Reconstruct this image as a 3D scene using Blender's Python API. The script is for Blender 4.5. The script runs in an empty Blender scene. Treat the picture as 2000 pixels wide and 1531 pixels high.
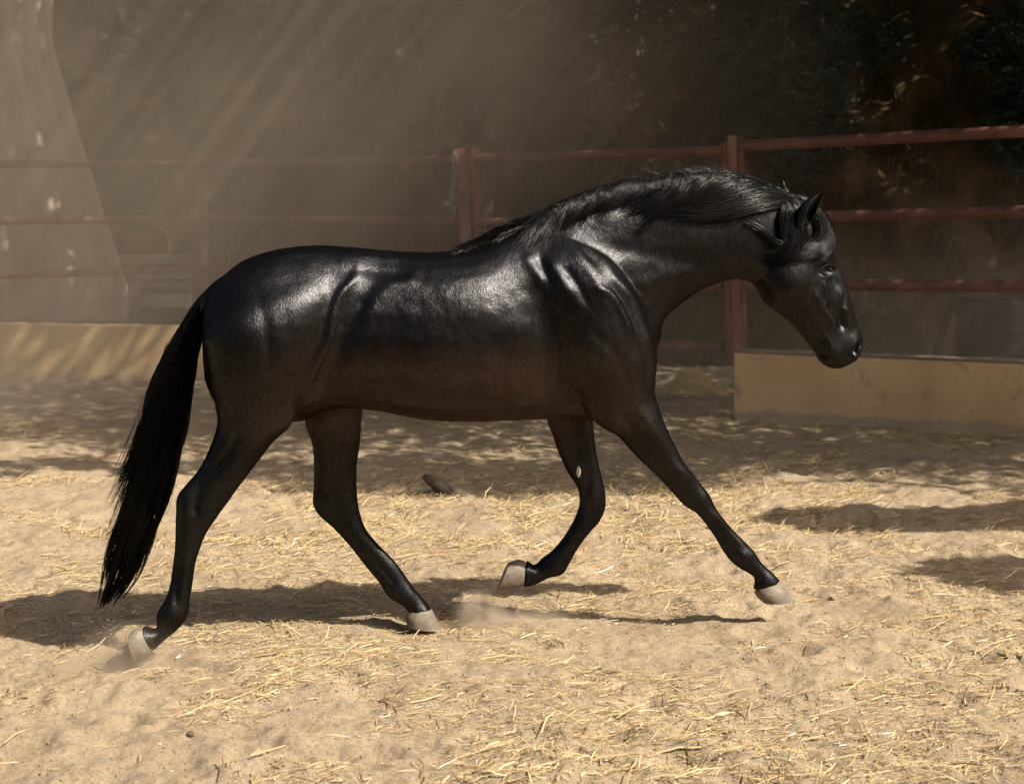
import bpy, bmesh, math, random
import numpy as np
from mathutils import Vector
from mathutils.bvhtree import BVHTree

random.seed(7)
rng = np.random.default_rng(11)
SC = bpy.context.scene
COL = SC.collection

# ------------------------------------------------------------------ camera
FPX, HOR, CZ = 3000.0, 480.0, 1.49          # focal in photo pixels, horizon row, camera height
cam_d = bpy.data.cameras.new("camera")
cam = bpy.data.objects.new("camera", cam_d)
COL.objects.link(cam)
cam.location = (0, 0, CZ)
cam.rotation_euler = (math.radians(90), 0, 0)
cam_d.sensor_width = 36.0
cam_d.lens = 36.0 * FPX / 2000.0
cam_d.shift_y = -(765.5 - HOR) / 2000.0
cam_d.clip_start = 0.1
cam_d.clip_end = 2000
cam_d.dof.use_dof = True
cam_d.dof.focus_distance = 5.85
cam_d.dof.aperture_fstop = 5.0
SC.camera = cam

# ------------------------------------------------------------------ light
SUN = Vector((0.66, -0.32, 0.78)).normalized()      # direction towards the sun
elev = math.asin(SUN.z)
azim = math.atan2(SUN.x, SUN.y)
w = bpy.data.worlds.new("World")
SC.world = w
w.use_nodes = True
wn = w.node_tree
bg = wn.nodes["Background"]
sky = wn.nodes.new("ShaderNodeTexSky")
sky.sky_type = 'NISHITA'
sky.sun_disc = False
sky.sun_elevation = elev
sky.sun_rotation = azim
sky.dust_density = 7.0
sky.ozone_density = 0.4
wn.links.new(sky.outputs[0], bg.inputs[0])
bg.inputs[1].default_value = 0.07
sd = bpy.data.lights.new("sun", 'SUN')
sd.energy = 4.7
sd.angle = math.radians(0.5)
sd.color = (1.0, 0.93, 0.82)
so = bpy.data.objects.new("sun", sd)
COL.objects.link(so)
so.rotation_euler = (-SUN).to_track_quat('-Z', 'Y').to_euler()
SC.view_settings.view_transform = 'Standard'
SC.view_settings.look = 'None'
SC.view_settings.exposure = 0.92
SC.view_settings.gamma = 1.0
SC.view_settings.use_curve_mapping = False
SC.cycles.volume_bounces = 1
SC.cycles.volume_max_steps = 64
SC.cycles.transparent_max_bounces = 12

# ------------------------------------------------------------------ helpers
def P(px, py, Y):
    return Vector(((px - 1000.0) * Y / FPX, Y, CZ - (py - HOR) * Y / FPX))

_T = rng.random((256, 256))
def vnoise(x, y):
    x = np.asarray(x, float); y = np.asarray(y, float)
    xi = np.floor(x).astype(int); yi = np.floor(y).astype(int)
    fx = x - xi; fy = y - yi
    fx = fx * fx * (3 - 2 * fx); fy = fy * fy * (3 - 2 * fy)
    a = _T[xi & 255, yi & 255]; b = _T[(xi + 1) & 255, yi & 255]
    c = _T[xi & 255, (yi + 1) & 255]; d = _T[(xi + 1) & 255, (yi + 1) & 255]
    return (a * (1 - fx) + b * fx) * (1 - fy) + (c * (1 - fx) + d * fx) * fy - 0.5
def fbm(x, y, o=4, g=0.5):
    s = 0; a = 1.0
    for i in range(o):
        s = s + a * vnoise(x * 2 ** i + 17.3 * i, y * 2 ** i + 9.1 * i); a *= g
    return s

def tag(o, label=None, cat=None, group=None, kind=None):
    if label: o["label"] = label
    if cat: o["category"] = cat
    if group: o["group"] = group
    if kind: o["kind"] = kind
    return o
def empty(name, loc=(0, 0, 0)):
    o = bpy.data.objects.new(name, None)
    o.location = loc
    o.empty_display_size = 0.1
    COL.objects.link(o)
    return o
def link_mesh(name, me, mat=None, parent=None):
    o = bpy.data.objects.new(name, me)
    COL.objects.link(o)
    if mat: me.materials.append(mat)
    if parent is not None:
        o.parent = parent
        o.location = -Vector(parent.location)
        if parent.parent is not None or parent.type == 'MESH':
            q = parent; t = Vector((0, 0, 0))
            while q is not None:
                t += Vector(q.location); q = q.parent
            o.location = -t
    return o
def pydata(name, V, F, mat=None, parent=None, smooth=True):
    me = bpy.data.meshes.new(name)
    me.from_pydata([tuple(v) for v in V], [], F)
    me.update()
    if smooth:
        me.shade_smooth()
    return link_mesh(name, me, mat, parent)
def npmesh(name, V, F, mat=None, parent=None, smooth=True, col=None):
    """fast mesh from arrays V (n,3), F (m,k)"""
    V = np.ascontiguousarray(V, dtype=np.float32); F = np.ascontiguousarray(F, dtype=np.int32)
    k = F.shape[1]
    me = bpy.data.meshes.new(name)
    me.vertices.add(len(V)); me.vertices.foreach_set("co", V.ravel())
    me.loops.add(F.size); me.loops.foreach_set("vertex_index", F.ravel())
    me.polygons.add(len(F)); me.polygons.foreach_set("loop_start", np.arange(0, F.size, k, dtype=np.int32))
    me.update(calc_edges=True)
    if smooth: me.shade_smooth()
    if col is not None:
        a = me.color_attributes.new("tone", 'FLOAT_COLOR', 'POINT')
        a.data.foreach_set("color", np.ascontiguousarray(col, dtype=np.float32).ravel())
    return link_mesh(name, me, mat, parent)

class Bm:
    def __init__(s): s.b = bmesh.new()
    def box(s, c, size, rot=None, bev=0.0):
        r = bmesh.ops.create_cube(s.b, size=1.0)
        vs = r['verts']
        for v in vs:
            p = Vector((v.co.x * size[0], v.co.y * size[1], v.co.z * size[2]))
            if rot is not None: p = rot @ p
            v.co = p + Vector(c)
        if bev:
            es = list({e for v in vs for e in v.link_edges})
            bmesh.ops.bevel(s.b, geom=es, offset=bev, segments=2, affect='EDGES')
        return s
    def tube(s, pts, r, n=12, caps=True, r2=None):
        pts = [Vector(p) for p in pts]
        rings = []
        up = Vector((0, 0, 1))
        for i, p in enumerate(pts):
            t = (pts[min(i + 1, len(pts) - 1)] - pts[max(i - 1, 0)]).normalized()
            a = t.cross(up)
            if a.length < 1e-3: a = t.cross(Vector((1, 0, 0)))
            a.normalize(); b = t.cross(a)
            rr = r if r2 is None else r + (r2 - r) * i / max(1, len(pts) - 1)
            rings.append([s.b.verts.new(p + a * rr * math.cos(2 * math.pi * k / n) + b * rr * math.sin(2 * math.pi * k / n)) for k in range(n)])
        for i in range(len(rings) - 1):
            for k in range(n):
                s.b.faces.new((rings[i][k], rings[i][(k + 1) % n], rings[i + 1][(k + 1) % n], rings[i + 1][k]))
        if caps:
            s.b.faces.new(rings[0][::-1]); s.b.faces.new(rings[-1])
        return s
    def torus(s, c, R, r, axis='Y', sx=1.0, n=16, m=6, flat=1.0):
        V = []
        for i in range(n):
            a = 2 * math.pi * i / n
            row = []
            for j in range(m):
                q = 2 * math.pi * j / m
                rad = R + r * math.cos(q)
                x, z, y = rad * math.cos(a), rad * math.sin(a) * sx, r * math.sin(q)
                if axis == 'X': x, y = y, x
                row.append(s.b.verts.new(Vector((x, y, z)) + Vector(c)))
            V.append(row)
        for i in range(n):
            for j in range(m):
                s.b.faces.new((V[i][j], V[(i + 1) % n][j], V[(i + 1) % n][(j + 1) % m], V[i][(j + 1) % m]))
        return s
    def done(s, name, mat=None, parent=None, smooth=True):
        bmesh.ops.recalc_face_normals(s.b, faces=s.b.faces)
        me = bpy.data.meshes.new(name)
        s.b.to_mesh(me); s.b.free()
        if smooth:
            me.shade_smooth()
            try: me.set_sharp_from_angle(angle=math.radians(38))
            except Exception: pass
        return link_mesh(name, me, mat, parent)

# ------------------------------------------------------------------ materials
def mat_new(name):
    m = bpy.data.materials.new(name); m.use_nodes = True
    return m, m.node_tree, m.node_tree.nodes["Principled BSDF"]
def nd(nt, t, **kw):
    n = nt.nodes.new(t)
    for k, v in kw.items():
        if k in n.inputs: n.inputs[k].default_value = v
        else: setattr(n, k, v)
    return n
def coords(nt, scale=(1, 1, 1), kind='Object'):
    tc = nt.nodes.new("ShaderNodeTexCoord"); mp = nt.nodes.new("ShaderNodeMapping")
    mp.inputs["Scale"].default_value = scale
    nt.links.new(tc.outputs[kind], mp.inputs["Vector"])
    return mp.outputs[0]
def noise(nt, vec, scale, detail=5, rough=0.55, dist=0.0):
    n = nd(nt, "ShaderNodeTexNoise"); n.inputs["Scale"].default_value = scale
    n.inputs["Detail"].default_value = detail; n.inputs["Roughness"].default_value = rough
    n.inputs["Distortion"].default_value = dist
    nt.links.new(vec, n.inputs["Vector"]); return n.outputs["Fac"]
def ramp(nt, fac, stops):
    r = nt.nodes.new("ShaderNodeValToRGB"); e = r.color_ramp.elements
    while len(e) < len(stops): e.new(0.5)
    for i, (p, c) in enumerate(stops):
        e[i].position = p; e[i].color = (c[0], c[1], c[2], 1) if hasattr(c, '__len__') else (c, c, c, 1)
    nt.links.new(fac, r.inputs[0]); return r.outputs[0]
def mix(nt, fac, a, b, mode='MIX'):
    m = nt.nodes.new("ShaderNodeMix"); m.data_type = 'RGBA'; m.blend_type = mode
    for s, v in ((0, fac), (6, a), (7, b)):
        if hasattr(v, 'is_linked') or isinstance(v, bpy.types.NodeSocket): nt.links.new(v, m.inputs[s])
        elif s == 0: m.inputs[0].default_value = v
        else: m.inputs[s].default_value = (*v, 1)
    return m.outputs[2]
def bump(nt, bs, h, strength=0.3, dist=0.01, prev=None):
    b = nt.nodes.new("ShaderNodeBump"); b.inputs["Strength"].default_value = strength
    b.inputs["Distance"].default_value = dist
    nt.links.new(h, b.inputs["Height"])
    if prev is not None: nt.links.new(prev, b.inputs["Normal"])
    nt.links.new(b.outputs[0], bs.inputs["Normal"]); return b.outputs[0]

def m_simple(name, c1, c2, scale=6, rough=0.7, stretch=(1, 1, 1), bs_=0.3, bd=0.01, lo=0.35, hi=0.65, c3=None, spec=0.4):
    m, nt, bs = mat_new(name)
    v = coords(nt, stretch)
    n = noise(nt, v, scale, 7, 0.6)
    c = ramp(nt, n, [(lo, c1), (hi, c2)])
    if c3 is not None:
        n3 = noise(nt, v, scale * 0.31, 5, 0.6)
        c = mix(nt, ramp(nt, n3, [(0.5, 0.0), (0.62, 1.0)]), c, c3)
    nt.links.new(c, bs.inputs["Base Color"])
    bs.inputs["Roughness"].default_value = rough
    bs.inputs["Specular IOR Level"].default_value = spec
    bump(nt, bs, noise(nt, v, scale * 4, 6, 0.65), bs_, bd)
    return m

# sand
M_SAND, nt, bs = mat_new("sand")
v = coords(nt)
base = ramp(nt, noise(nt, v, 2.3, 6, 0.6), [(0.3, (0.335, 0.255, 0.168)), (0.7, (0.43, 0.342, 0.232))])
fine = ramp(nt, noise(nt, v, 75, 5, 0.75), [(0.30, (0.30, 0.21, 0.12)), (0.46, (0.80, 0.78, 0.75)), (0.68, (1.0, 1.0, 1.0))])
c = mix(nt, 0.75, base, fine, 'MULTIPLY')
sp = ramp(nt, noise(nt, v, 190, 2, 0.5), [(0.26, 1.0), (0.31, 0.0)])
c = mix(nt, sp, c, (0.10, 0.065, 0.04))
sp2 = ramp(nt, noise(nt, coords(nt, (1, 1.7, 1)), 150, 2, 0.5), [(0.70, 0.0), (0.74, 1.0)])
c = mix(nt, sp2, c, (0.56, 0.47, 0.32))
nt.links.new(c, bs.inputs["Base Color"])
bs.inputs["Roughness"].default_value = 0.95; bs.inputs["Specular IOR Level"].default_value = 0.15
b1 = bump(nt, bs, noise(nt, v, 26, 8, 0.75), 0.85, 0.025)
bump(nt, bs, noise(nt, v, 160, 4, 0.7), 0.6, 0.004, b1)

# straw
M_STRAW, nt, bs = mat_new("straw")
at = nd(nt, "ShaderNodeAttribute"); at.attribute_name = "tone"
nt.links.new(at.outputs["Color"], bs.inputs["Base Color"])
bs.inputs["Roughness"].default_value = 0.55; bs.inputs["Specular IOR Level"].default_value = 0.35

# horse coat
M_COAT, nt, bs = mat_new("black_coat")
v = coords(nt)
brown = ramp(nt, noise(nt, v, 2.2, 3, 0.5), [(0.40, (0.0010, 0.0008, 0.0008)), (0.62, (0.0020, 0.0013, 0.0010))])
tc = nt.nodes.new("ShaderNodeSeparateXYZ"); nt.links.new(v, tc.inputs[0])
mr = nt.nodes.new("ShaderNodeMapRange"); nt.links.new(tc.outputs[2], mr.inputs[0])
mr.inputs[1].default_value = 1.14; mr.inputs[2].default_value = 0.84
mr.inputs[3].default_value = 0.0; mr.inputs[4].default_value = 1.0
mx = nt.nodes.new("ShaderNodeMapRange"); nt.links.new(tc.outputs[0], mx.inputs[0])
mx.inputs[1].default_value = -0.95; mx.inputs[2].default_value = -0.62
mx2 = nt.nodes.new("ShaderNodeMapRange"); nt.links.new(tc.outputs[0], mx2.inputs[0])
mx2.inputs[1].default_value = 0.55; mx2.inputs[2].default_value = 0.15
mz = nt.nodes.new("ShaderNodeMapRange"); nt.links.new(tc.outputs[2], mz.inputs[0])
mz.inputs[1].default_value = 0.70; mz.inputs[2].default_value = 0.80
def mul(a, b_):
    q = nt.nodes.new("ShaderNodeMath"); q.operation = 'MULTIPLY'
    nt.links.new(a, q.inputs[0]); nt.links.new(b_, q.inputs[1]); return q.outputs[0]
belly = mul(mul(mr.outputs[0], mx.outputs[0]), mul(mx2.outputs[0], mz.outputs[0]))
c = mix(nt, belly, brown, (0.030, 0.0135, 0.0065))
nt.links.new(c, bs.inputs["Base Color"])
bs.inputs["Specular IOR Level"].default_value = 0.34
vf = coords(nt, (55, 40, 190))
b1 = bump(nt, bs, noise(nt, coords(nt, (210, 150, 62)), 1.0, 4, 0.65), 0.62, 0.0026)
nrm = bump(nt, bs, noise(nt, coords(nt, (1, 1, 0.6)), 26, 4, 0.55), 0.24, 0.010, b1)
bs.inputs["Specular IOR Level"].default_value = 0.0
bs.inputs["Roughness"].default_value = 0.7
out = nt.nodes["Material Output"]
ga = ramp(nt, noise(nt, v, 7, 6, 0.65), [(0.32, 0.15), (0.66, 0.85)])
gb = ramp(nt, noise(nt, coords(nt, (140, 110, 42)), 1.0, 4, 0.6), [(0.36, 0.0), (0.64, 1.0)])
gmod = mix(nt, 0.5, ga, gb)
prev = bs.outputs[0]
for (cl, ro) in ((0.0200, 0.28), (0.0040, 0.42)):
    gl = nt.nodes.new("ShaderNodeBsdfGlossy"); gl.distribution = 'GGX'
    gc = mix(nt, gmod, (cl * 0.42, cl * 0.42, cl * 0.44), (cl * 1.60, cl * 1.58, cl * 1.64))
    nt.links.new(gc, gl.inputs["Color"]); gl.inputs["Roughness"].default_value = ro
    nt.links.new(nrm, gl.inputs["Normal"])
    ad = nt.nodes.new("ShaderNodeAddShader"); nt.links.new(prev, ad.inputs[0]); nt.links.new(gl.outputs[0], ad.inputs[1]); prev = ad.outputs[0]
nt.links.new(prev, out.inputs["Surface"])

M_HAIR, nt, bs = mat_new("black_hair")
bs.inputs["Base Color"].default_value = (0.0035, 0.003, 0.003, 1)
bs.inputs["Roughness"].default_value = 0.25
bs.inputs["Specular IOR Level"].default_value = 0.17
M_SKIN = m_simple("dark_skin", (0.012, 0.009, 0.008), (0.03, 0.022, 0.019), 30, 0.45)
M_EARIN = m_simple("ear_fur", (0.02, 0.013, 0.010), (0.05, 0.035, 0.028), 60, 0.6)
M_HOOF, nt, bs = mat_new("hoof_horn")
v = coords(nt, (1, 1, 1))
c = ramp(nt, noise(nt, coords(nt, (6, 6, 30)), 6, 6, 0.6), [(0.3, (0.115, 0.094, 0.070)), (0.7, (0.20, 0.17, 0.128))])
c = mix(nt, ramp(nt, noise(nt, v, 26, 5, 0.6), [(0.45, 0.0), (0.65, 0.8)]), c, (0.10, 0.072, 0.045))
nt.links.new(c, bs.inputs["Base Color"]); bs.inputs["Roughness"].default_value = 0.6
bump(nt, bs, noise(nt, coords(nt, (10, 10, 70)), 8, 4, 0.6), 0.3, 0.002)
M_EYE, nt, bs = mat_new("eye"); bs.inputs["Base Color"].default_value = (0.012, 0.006, 0.004, 1)
bs.inputs["Roughness"].default_value = 0.10; bs.inputs["Specular IOR Level"].default_value = 0.22
M_NOST_SHADE, nt, bs = mat_new("nostril_shade_black"); bs.inputs["Base Color"].default_value = (0.004, 0.003, 0.0025, 1)
bs.inputs["Roughness"].default_value = 0.9; bs.inputs["Specular IOR Level"].default_value = 0.05
M_CHEST = m_simple("chestnut_horn", (0.55, 0.50, 0.42), (0.8, 0.76, 0.68), 60, 0.8)

M_RED = m_simple("red_oxide_paint", (0.11, 0.042, 0.031), (0.16, 0.066, 0.048), 9, 0.55, (1, 1, 1), 0.25, 0.004, c3=(0.20, 0.085, 0.06))
M_REDPOST = m_simple("red_oxide_post", (0.14, 0.038, 0.028), (0.22, 0.065, 0.045), 12, 0.6, (1, 1, 0.3), 0.3, 0.004, c3=(0.26, 0.15, 0.12))
M_YWALL, nt, bs = mat_new("yellow_render")
v = coords(nt)
c = ramp(nt, noise(nt, v, 1.6, 7, 0.6), [(0.32, (0.68, 0.45, 0.21)), (0.68, (0.82, 0.60, 0.32))])
c = mix(nt, ramp(nt, noise(nt, v, 5.0, 8, 0.7), [(0.58, 0.0), (0.70, 0.85)]), c, (0.36, 0.27, 0.19))
sx = nt.nodes.new("ShaderNodeSeparateXYZ"); nt.links.new(v, sx.inputs[0])
addn = nt.nodes.new("ShaderNodeMath"); addn.operation = 'MULTIPLY_ADD'
nt.links.new(noise(nt, v, 4.5, 5, 0.6), addn.inputs[0]); addn.inputs[1].default_value = -0.15
nt.links.new(sx.outputs[2], addn.inputs[2])
c = mix(nt, ramp(nt, addn.outputs[0], [(0.0, 0.8), (0.03, 0.0)]), c, (0.46, 0.35, 0.24))
nt.links.new(c, bs.inputs["Base Color"]); bs.inputs["Roughness"].default_value = 0.95
bump(nt, bs, noise(nt, v, 14, 8, 0.7), 0.5, 0.02)
M_CONC = m_simple("bare_concrete", (0.17, 0.135, 0.10), (0.26, 0.21, 0.16), 5, 0.95)
M_BANK, nt, bs = mat_new("earth_bank")
v = coords(nt)
c = ramp(nt, noise(nt, v, 0.9, 8, 0.65), [(0.30, (0.040, 0.028, 0.018)), (0.5, (0.10, 0.066, 0.038)), (0.72, (0.17, 0.108, 0.058))])
c = mix(nt, ramp(nt, noise(nt, coords(nt, (1, 1, 0.5)), 4.5, 8, 0.75), [(0.45, 0.0), (0.66, 0.75)]), c, (0.05, 0.045, 0.026))
c = mix(nt, ramp(nt, noise(nt, v, 2.7, 6, 0.7), [(0.58, 0.0), (0.70, 0.5)]), c, (0.30, 0.16, 0.06))
nt.links.new(c, bs.inputs["Base Color"]); bs.inputs["Roughness"].default_value = 1.0
bs.inputs["Specular IOR Level"].default_value = 0.1
bump(nt, bs, noise(nt, v, 7, 9, 0.75), 0.5, 0.06)
M_TARP = m_simple("canvas", (0.38, 0.33, 0.265), (0.45, 0.39, 0.32), 3, 0.9, bs_=0.2)
M_WOOD = m_simple("weathered_wood", (0.26, 0.22, 0.18), (0.42, 0.37, 0.31), 5, 0.85, (0.4, 3, 6))
M_DARKWOOD = m_simple("old_dark_wood", (0.05, 0.035, 0.022), (0.12, 0.08, 0.05), 6, 0.9, (3, 3, 0.6), 0.6, 0.02)
M_TUB = m_simple("faded_red_plastic", (0.24, 0.09, 0.06), (0.30, 0.12, 0.08), 4, 0.6)
M_ORANGE = m_simple("orange_hose", (0.42, 0.14, 0.06), (0.5, 0.18, 0.08), 8, 0.5)
M_BLUE = m_simple("dusty_blue_plastic", (0.012, 0.015, 0.022), (0.022, 0.026, 0.034), 4, 0.7)
M_CHAIN = m_simple("galvanised_chain", (0.16, 0.19, 0.25), (0.26, 0.30, 0.36), 20, 0.45)
M_BARK = m_simple("bark", (0.06, 0.045, 0.03), (0.14, 0.11, 0.08), 6, 0.95, (4, 4, 1), 0.8, 0.03)
M_TWIG = m_simple("grey_branch", (0.045, 0.043, 0.04), (0.09, 0.085, 0.08), 8, 0.8)
M_CLOD = m_simple("brown_clod", (0.07, 0.052, 0.038), (0.15, 0.11, 0.08), 30, 0.95, bs_=0.8)
M_STONE = m_simple("stone", (0.16, 0.115, 0.08), (0.30, 0.22, 0.15), 30, 0.9)
def leaf_mat(name, c1, c2):
    m, nt, bs = mat_new(name)
    at = nd(nt, "ShaderNodeAttribute"); at.attribute_name = "tone"
    c = mix(nt, at.outputs["Fac"], c1, c2)
    nt.links.new(c, bs.inputs["Base Color"]); bs.inputs["Roughness"].default_value = 0.6; bs.inputs["Specular IOR Level"].default_value = 0.2
    return m
M_LEAF = leaf_mat("carob_leaf", (0.014, 0.024, 0.017), (0.042, 0.060, 0.045))
M_LEAF2 = leaf_mat("tree_leaf", (0.03, 0.05, 0.02), (0.08, 0.11, 0.04))
M_WEED = leaf_mat("weed_leaf", (0.03, 0.05, 0.018), (0.07, 0.10, 0.035))

# ------------------------------------------------------------------ ground
PITS = [(-1.34, 5.40, 0.15, 0.022), (-0.35, 5.96, 0.14, 0.018)]
_r = np.random.default_rng(91)
HOOFMARKS = [(float(_r.uniform(-0.42, 0.42) * yy), float(yy), float(_r.uniform(0.04, 0.075)), float(_r.uniform(0.012, 0.032))) for yy in _r.uniform(4.1, 9.5, 230)]
def H(x, y):
    x = np.asarray(x, float); y = np.asarray(y, float)
    h = 0.045 * fbm(x * 1.7 + 3, y * 1.7, 2) + 0.030 * fbm(x * 6.5, y * 6.5 + 5, 3) + 0.012 * fbm(x * 24 + 7, y * 24, 2)
    h = h + 0.010 * np.abs(fbm(x * 11 + 31, y * 11, 2))
    # wind-soft ridges towards the back left
    wv = np.clip((y - 8) / 2, 0, 1) * np.clip((0.5 - x) / 1.5, 0, 1)
    h = h + wv * 0.035 * np.abs(vnoise(x * 0.9 + 50, y * 2.4 + x * 0.3)) * 2
    for (a, b, r, d) in HOOFMARKS:
        q = ((x - a) / (r * 1.25)) ** 2 + ((y - b) / r) ** 2
        m_ = q < 9
        if not np.any(m_): continue
        qq = np.where(m_, q, 99.0)
        h = h - d * np.exp(-qq * 1.3) + 0.45 * d * np.exp(-((np.sqrt(qq) - 1.5) ** 2) * 5)
    flat = np.exp(-((x + 0.4) ** 2 / 1.2 + (y - 5.85) ** 2 / 0.10))
    h = h * (1 - 0.6 * flat)
    for (a, b, r, d) in PITS:
        q = ((x - a) ** 2 + (y - b) ** 2) / r ** 2
        h = h - d * np.exp(-q) + 0.35 * d * np.exp(-((np.sqrt(q) - 1.5) ** 2) * 4)
    return h
ys = np.concatenate([[-60, -20, -5, 0.5, 2.5, 3.3], np.geomspace(3.9, 19.5, 520), [21, 24, 30, 45, 80, 200]])
us = np.concatenate([[-40, -12, -4, -1.5, -0.8, -0.55], np.linspace(-0.42, 0.42, 640), [0.55, 0.8, 1.5, 4, 12, 40]])
U, YY = np.meshgrid(us, ys)
XX = U * np.clip(YY, 3.9, 24)
ZZ = H(XX, YY)
ZZ = np.where((np.abs(U) > 0.5) | (YY > 20) | (YY < 3), ZZ * 0.3, ZZ)
nr, nc = U.shape
idx = np.arange(nr * nc).reshape(nr, nc)
F = np.stack([idx[:-1, :-1], idx[:-1, 1:], idx[1:, 1:], idx[1:, :-1]], -1).reshape(-1, 4)
g = npmesh("ground", np.stack([XX, YY, ZZ], -1).reshape(-1, 3), F, M_SAND)
tag(g, kind="structure")

# straw bits lying on the sand
def straw_cloud(n, yr, lens, wid, uh=0.42, thr=None, lift=0.25, zfun=H, seed=1):
    r = np.random.default_rng(seed)
    # uniform over the picture rows, roughly
    q = r.random(n * 4)
    y = yr[0] + (yr[1] - yr[0]) * q
    x = (r.random(n * 4) * 2 - 1) * uh * y
    dens = 0.30 + 2.3 * fbm(x * 0.9 + 11, y * 0.9 + 3, 3) + 2.2 * fbm(x * 3.2, y * 4.0, 2)
    dens = dens + 0.33 * np.exp(-((y - 7.3) / 1.6) ** 2) + 0.10 * np.clip(x, -1, 1) - 0.40 * np.exp(-((x + 2.4) ** 2) / 1.5)
    keep = r.random(n * 4) < np.clip(dens, 0.03, 1)
    x = x[keep][:n]; y = y[keep][:n]; n = len(x)
    L = lens[0] * (lens[1] / lens[0]) ** (r.random(n) ** 1.3)
    W = wid[0] + (wid[1] - wid[0]) * r.random(n)
    a = r.normal(0.35, 0.9, n)
    flip = r.random(n) < 0.25
    a = np.where(flip, r.random(n) * math.pi, a)
    tilt = np.abs(r.normal(0, lift, n)); 
    d = np.stack([np.cos(a) * np.cos(tilt), np.sin(a) * np.cos(tilt), np.sin(tilt)], -1)
    s = np.stack([-np.sin(a), np.cos(a), r.normal(0, 0.5, n)], -1); s /= np.linalg.norm(s, axis=1)[:, None]
    c = np.stack([x, y, zfun(x, y) + 0.003 + L * 0.3 * np.sin(tilt) + r.random(n) * 0.006], -1)
    bend = r.normal(0, 0.12, n)
    V = np.zeros((n, 9, 3))
    for i, t in enumerate((-0.5, 0.02, 0.5)):
        p = c + d * (L * t)[:, None] + s * (L * bend * (0.25 - t * t) * 2)[:, None]
        p[:, 2] += L * 0.05 * (0.25 - t * t)
        ww = W * (1.0 if i == 1 else 0.75)
        V[:, i * 3] = p - s * ww[:, None] * 0.5
        V[:, i * 3 + 1] = p + np.array([0, 0, 1]) * ww[:, None] * 0.45
        V[:, i * 3 + 2] = p + s * ww[:, None] * 0.5
    base = np.arange(n)[:, None, None] * 9
    fl = []
    for i in (0, 3):
        for k in (0, 1):
            fl.append([i + k, i + k + 1, i + k + 4, i + k + 3])
    F = (base + np.array(fl)[None]).reshape(-1, 4)
    t = r.random(n) ** 1.2
    c1 = np.array([0.36, 0.235, 0.10]); c2 = np.array([0.74, 0.58, 0.31]); c3 = np.array([0.86, 0.80, 0.68])
    c1 = c1 * 0.76; c2 = c2 * 0.76; c3 = c3 * 0.8; C = c1 + (c2 - c1) * t[:, None]
    hi = r.random(n) < 0.022; C[hi] = c3
    lo = r.random(n) < 0.14; C[lo] = np.array([0.20, 0.12, 0.06])
    C = np.repeat(C[:, None], 9, 1).reshape(-1, 3)
    C = np.concatenate([C, np.ones((len(C), 1))], 1)
    return V.reshape(-1, 3), F, C
parts = [straw_cloud(3600, (4.1, 8.8), (0.03, 0.17), (0.0026, 0.0062), seed=3, lift=0.13),
         straw_cloud(52000, (4.1, 9.8), (0.008, 0.05), (0.0013, 0.0032), seed=4, lift=0.14),
         straw_cloud(16000, (7.5, 14.5), (0.03, 0.14), (0.003, 0.006), seed=5, lift=0.3)]
Vs, Fs, Cs, off = [], [], [], 0
for a, b, c in parts:
    Vs.append(a); Fs.append(b + off); Cs.append(c); off += len(a)
st = npmesh("scattered_straw", np.concatenate(Vs), np.concatenate(Fs), M_STRAW, smooth=False, col=np.concatenate(Cs))
tag(st, "dry yellow straw scattered over the sand of the pen", "straw", kind="stuff")

# crumbs of sand and small clods
r = np.random.default_rng(14); n = 15000
y = r.uniform(4.1, 8.6, n); x = r.uniform(-0.42, 0.42, n) * y
kk = fbm(x * 2.1 + 5, y * 2.1, 3) + r.normal(0, 0.15, n) > 0.0; x = x[kk]; y = y[kk]; n = len(x)
q = 0.0014 * (5.0 ** (r.random(n) ** 2.2))
O = np.array([[1, 0, 0], [-1, 0, 0], [0, 1, 0], [0, -1, 0], [0, 0, 1], [0, 0, -1]], float)
V = np.stack([x, y, H(x, y) + q * 0.3], -1)[:, None] + O[None] * q[:, None, None] * r.uniform(0.6, 1.2, (n, 6, 1))
F = (np.arange(n)[:, None, None] * 6 + np.array([[0, 2, 4], [2, 1, 4], [1, 3, 4], [3, 0, 4], [2, 0, 5], [1, 2, 5], [3, 1, 5], [0, 3, 5]])[None]).reshape(-1, 3)
tag(npmesh("sand_crumbs", V.reshape(-1, 3), F, M_SAND, smooth=False), "small crumbs and clods of dry sand on the trampled ground", "sand", kind="stuff")

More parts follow.
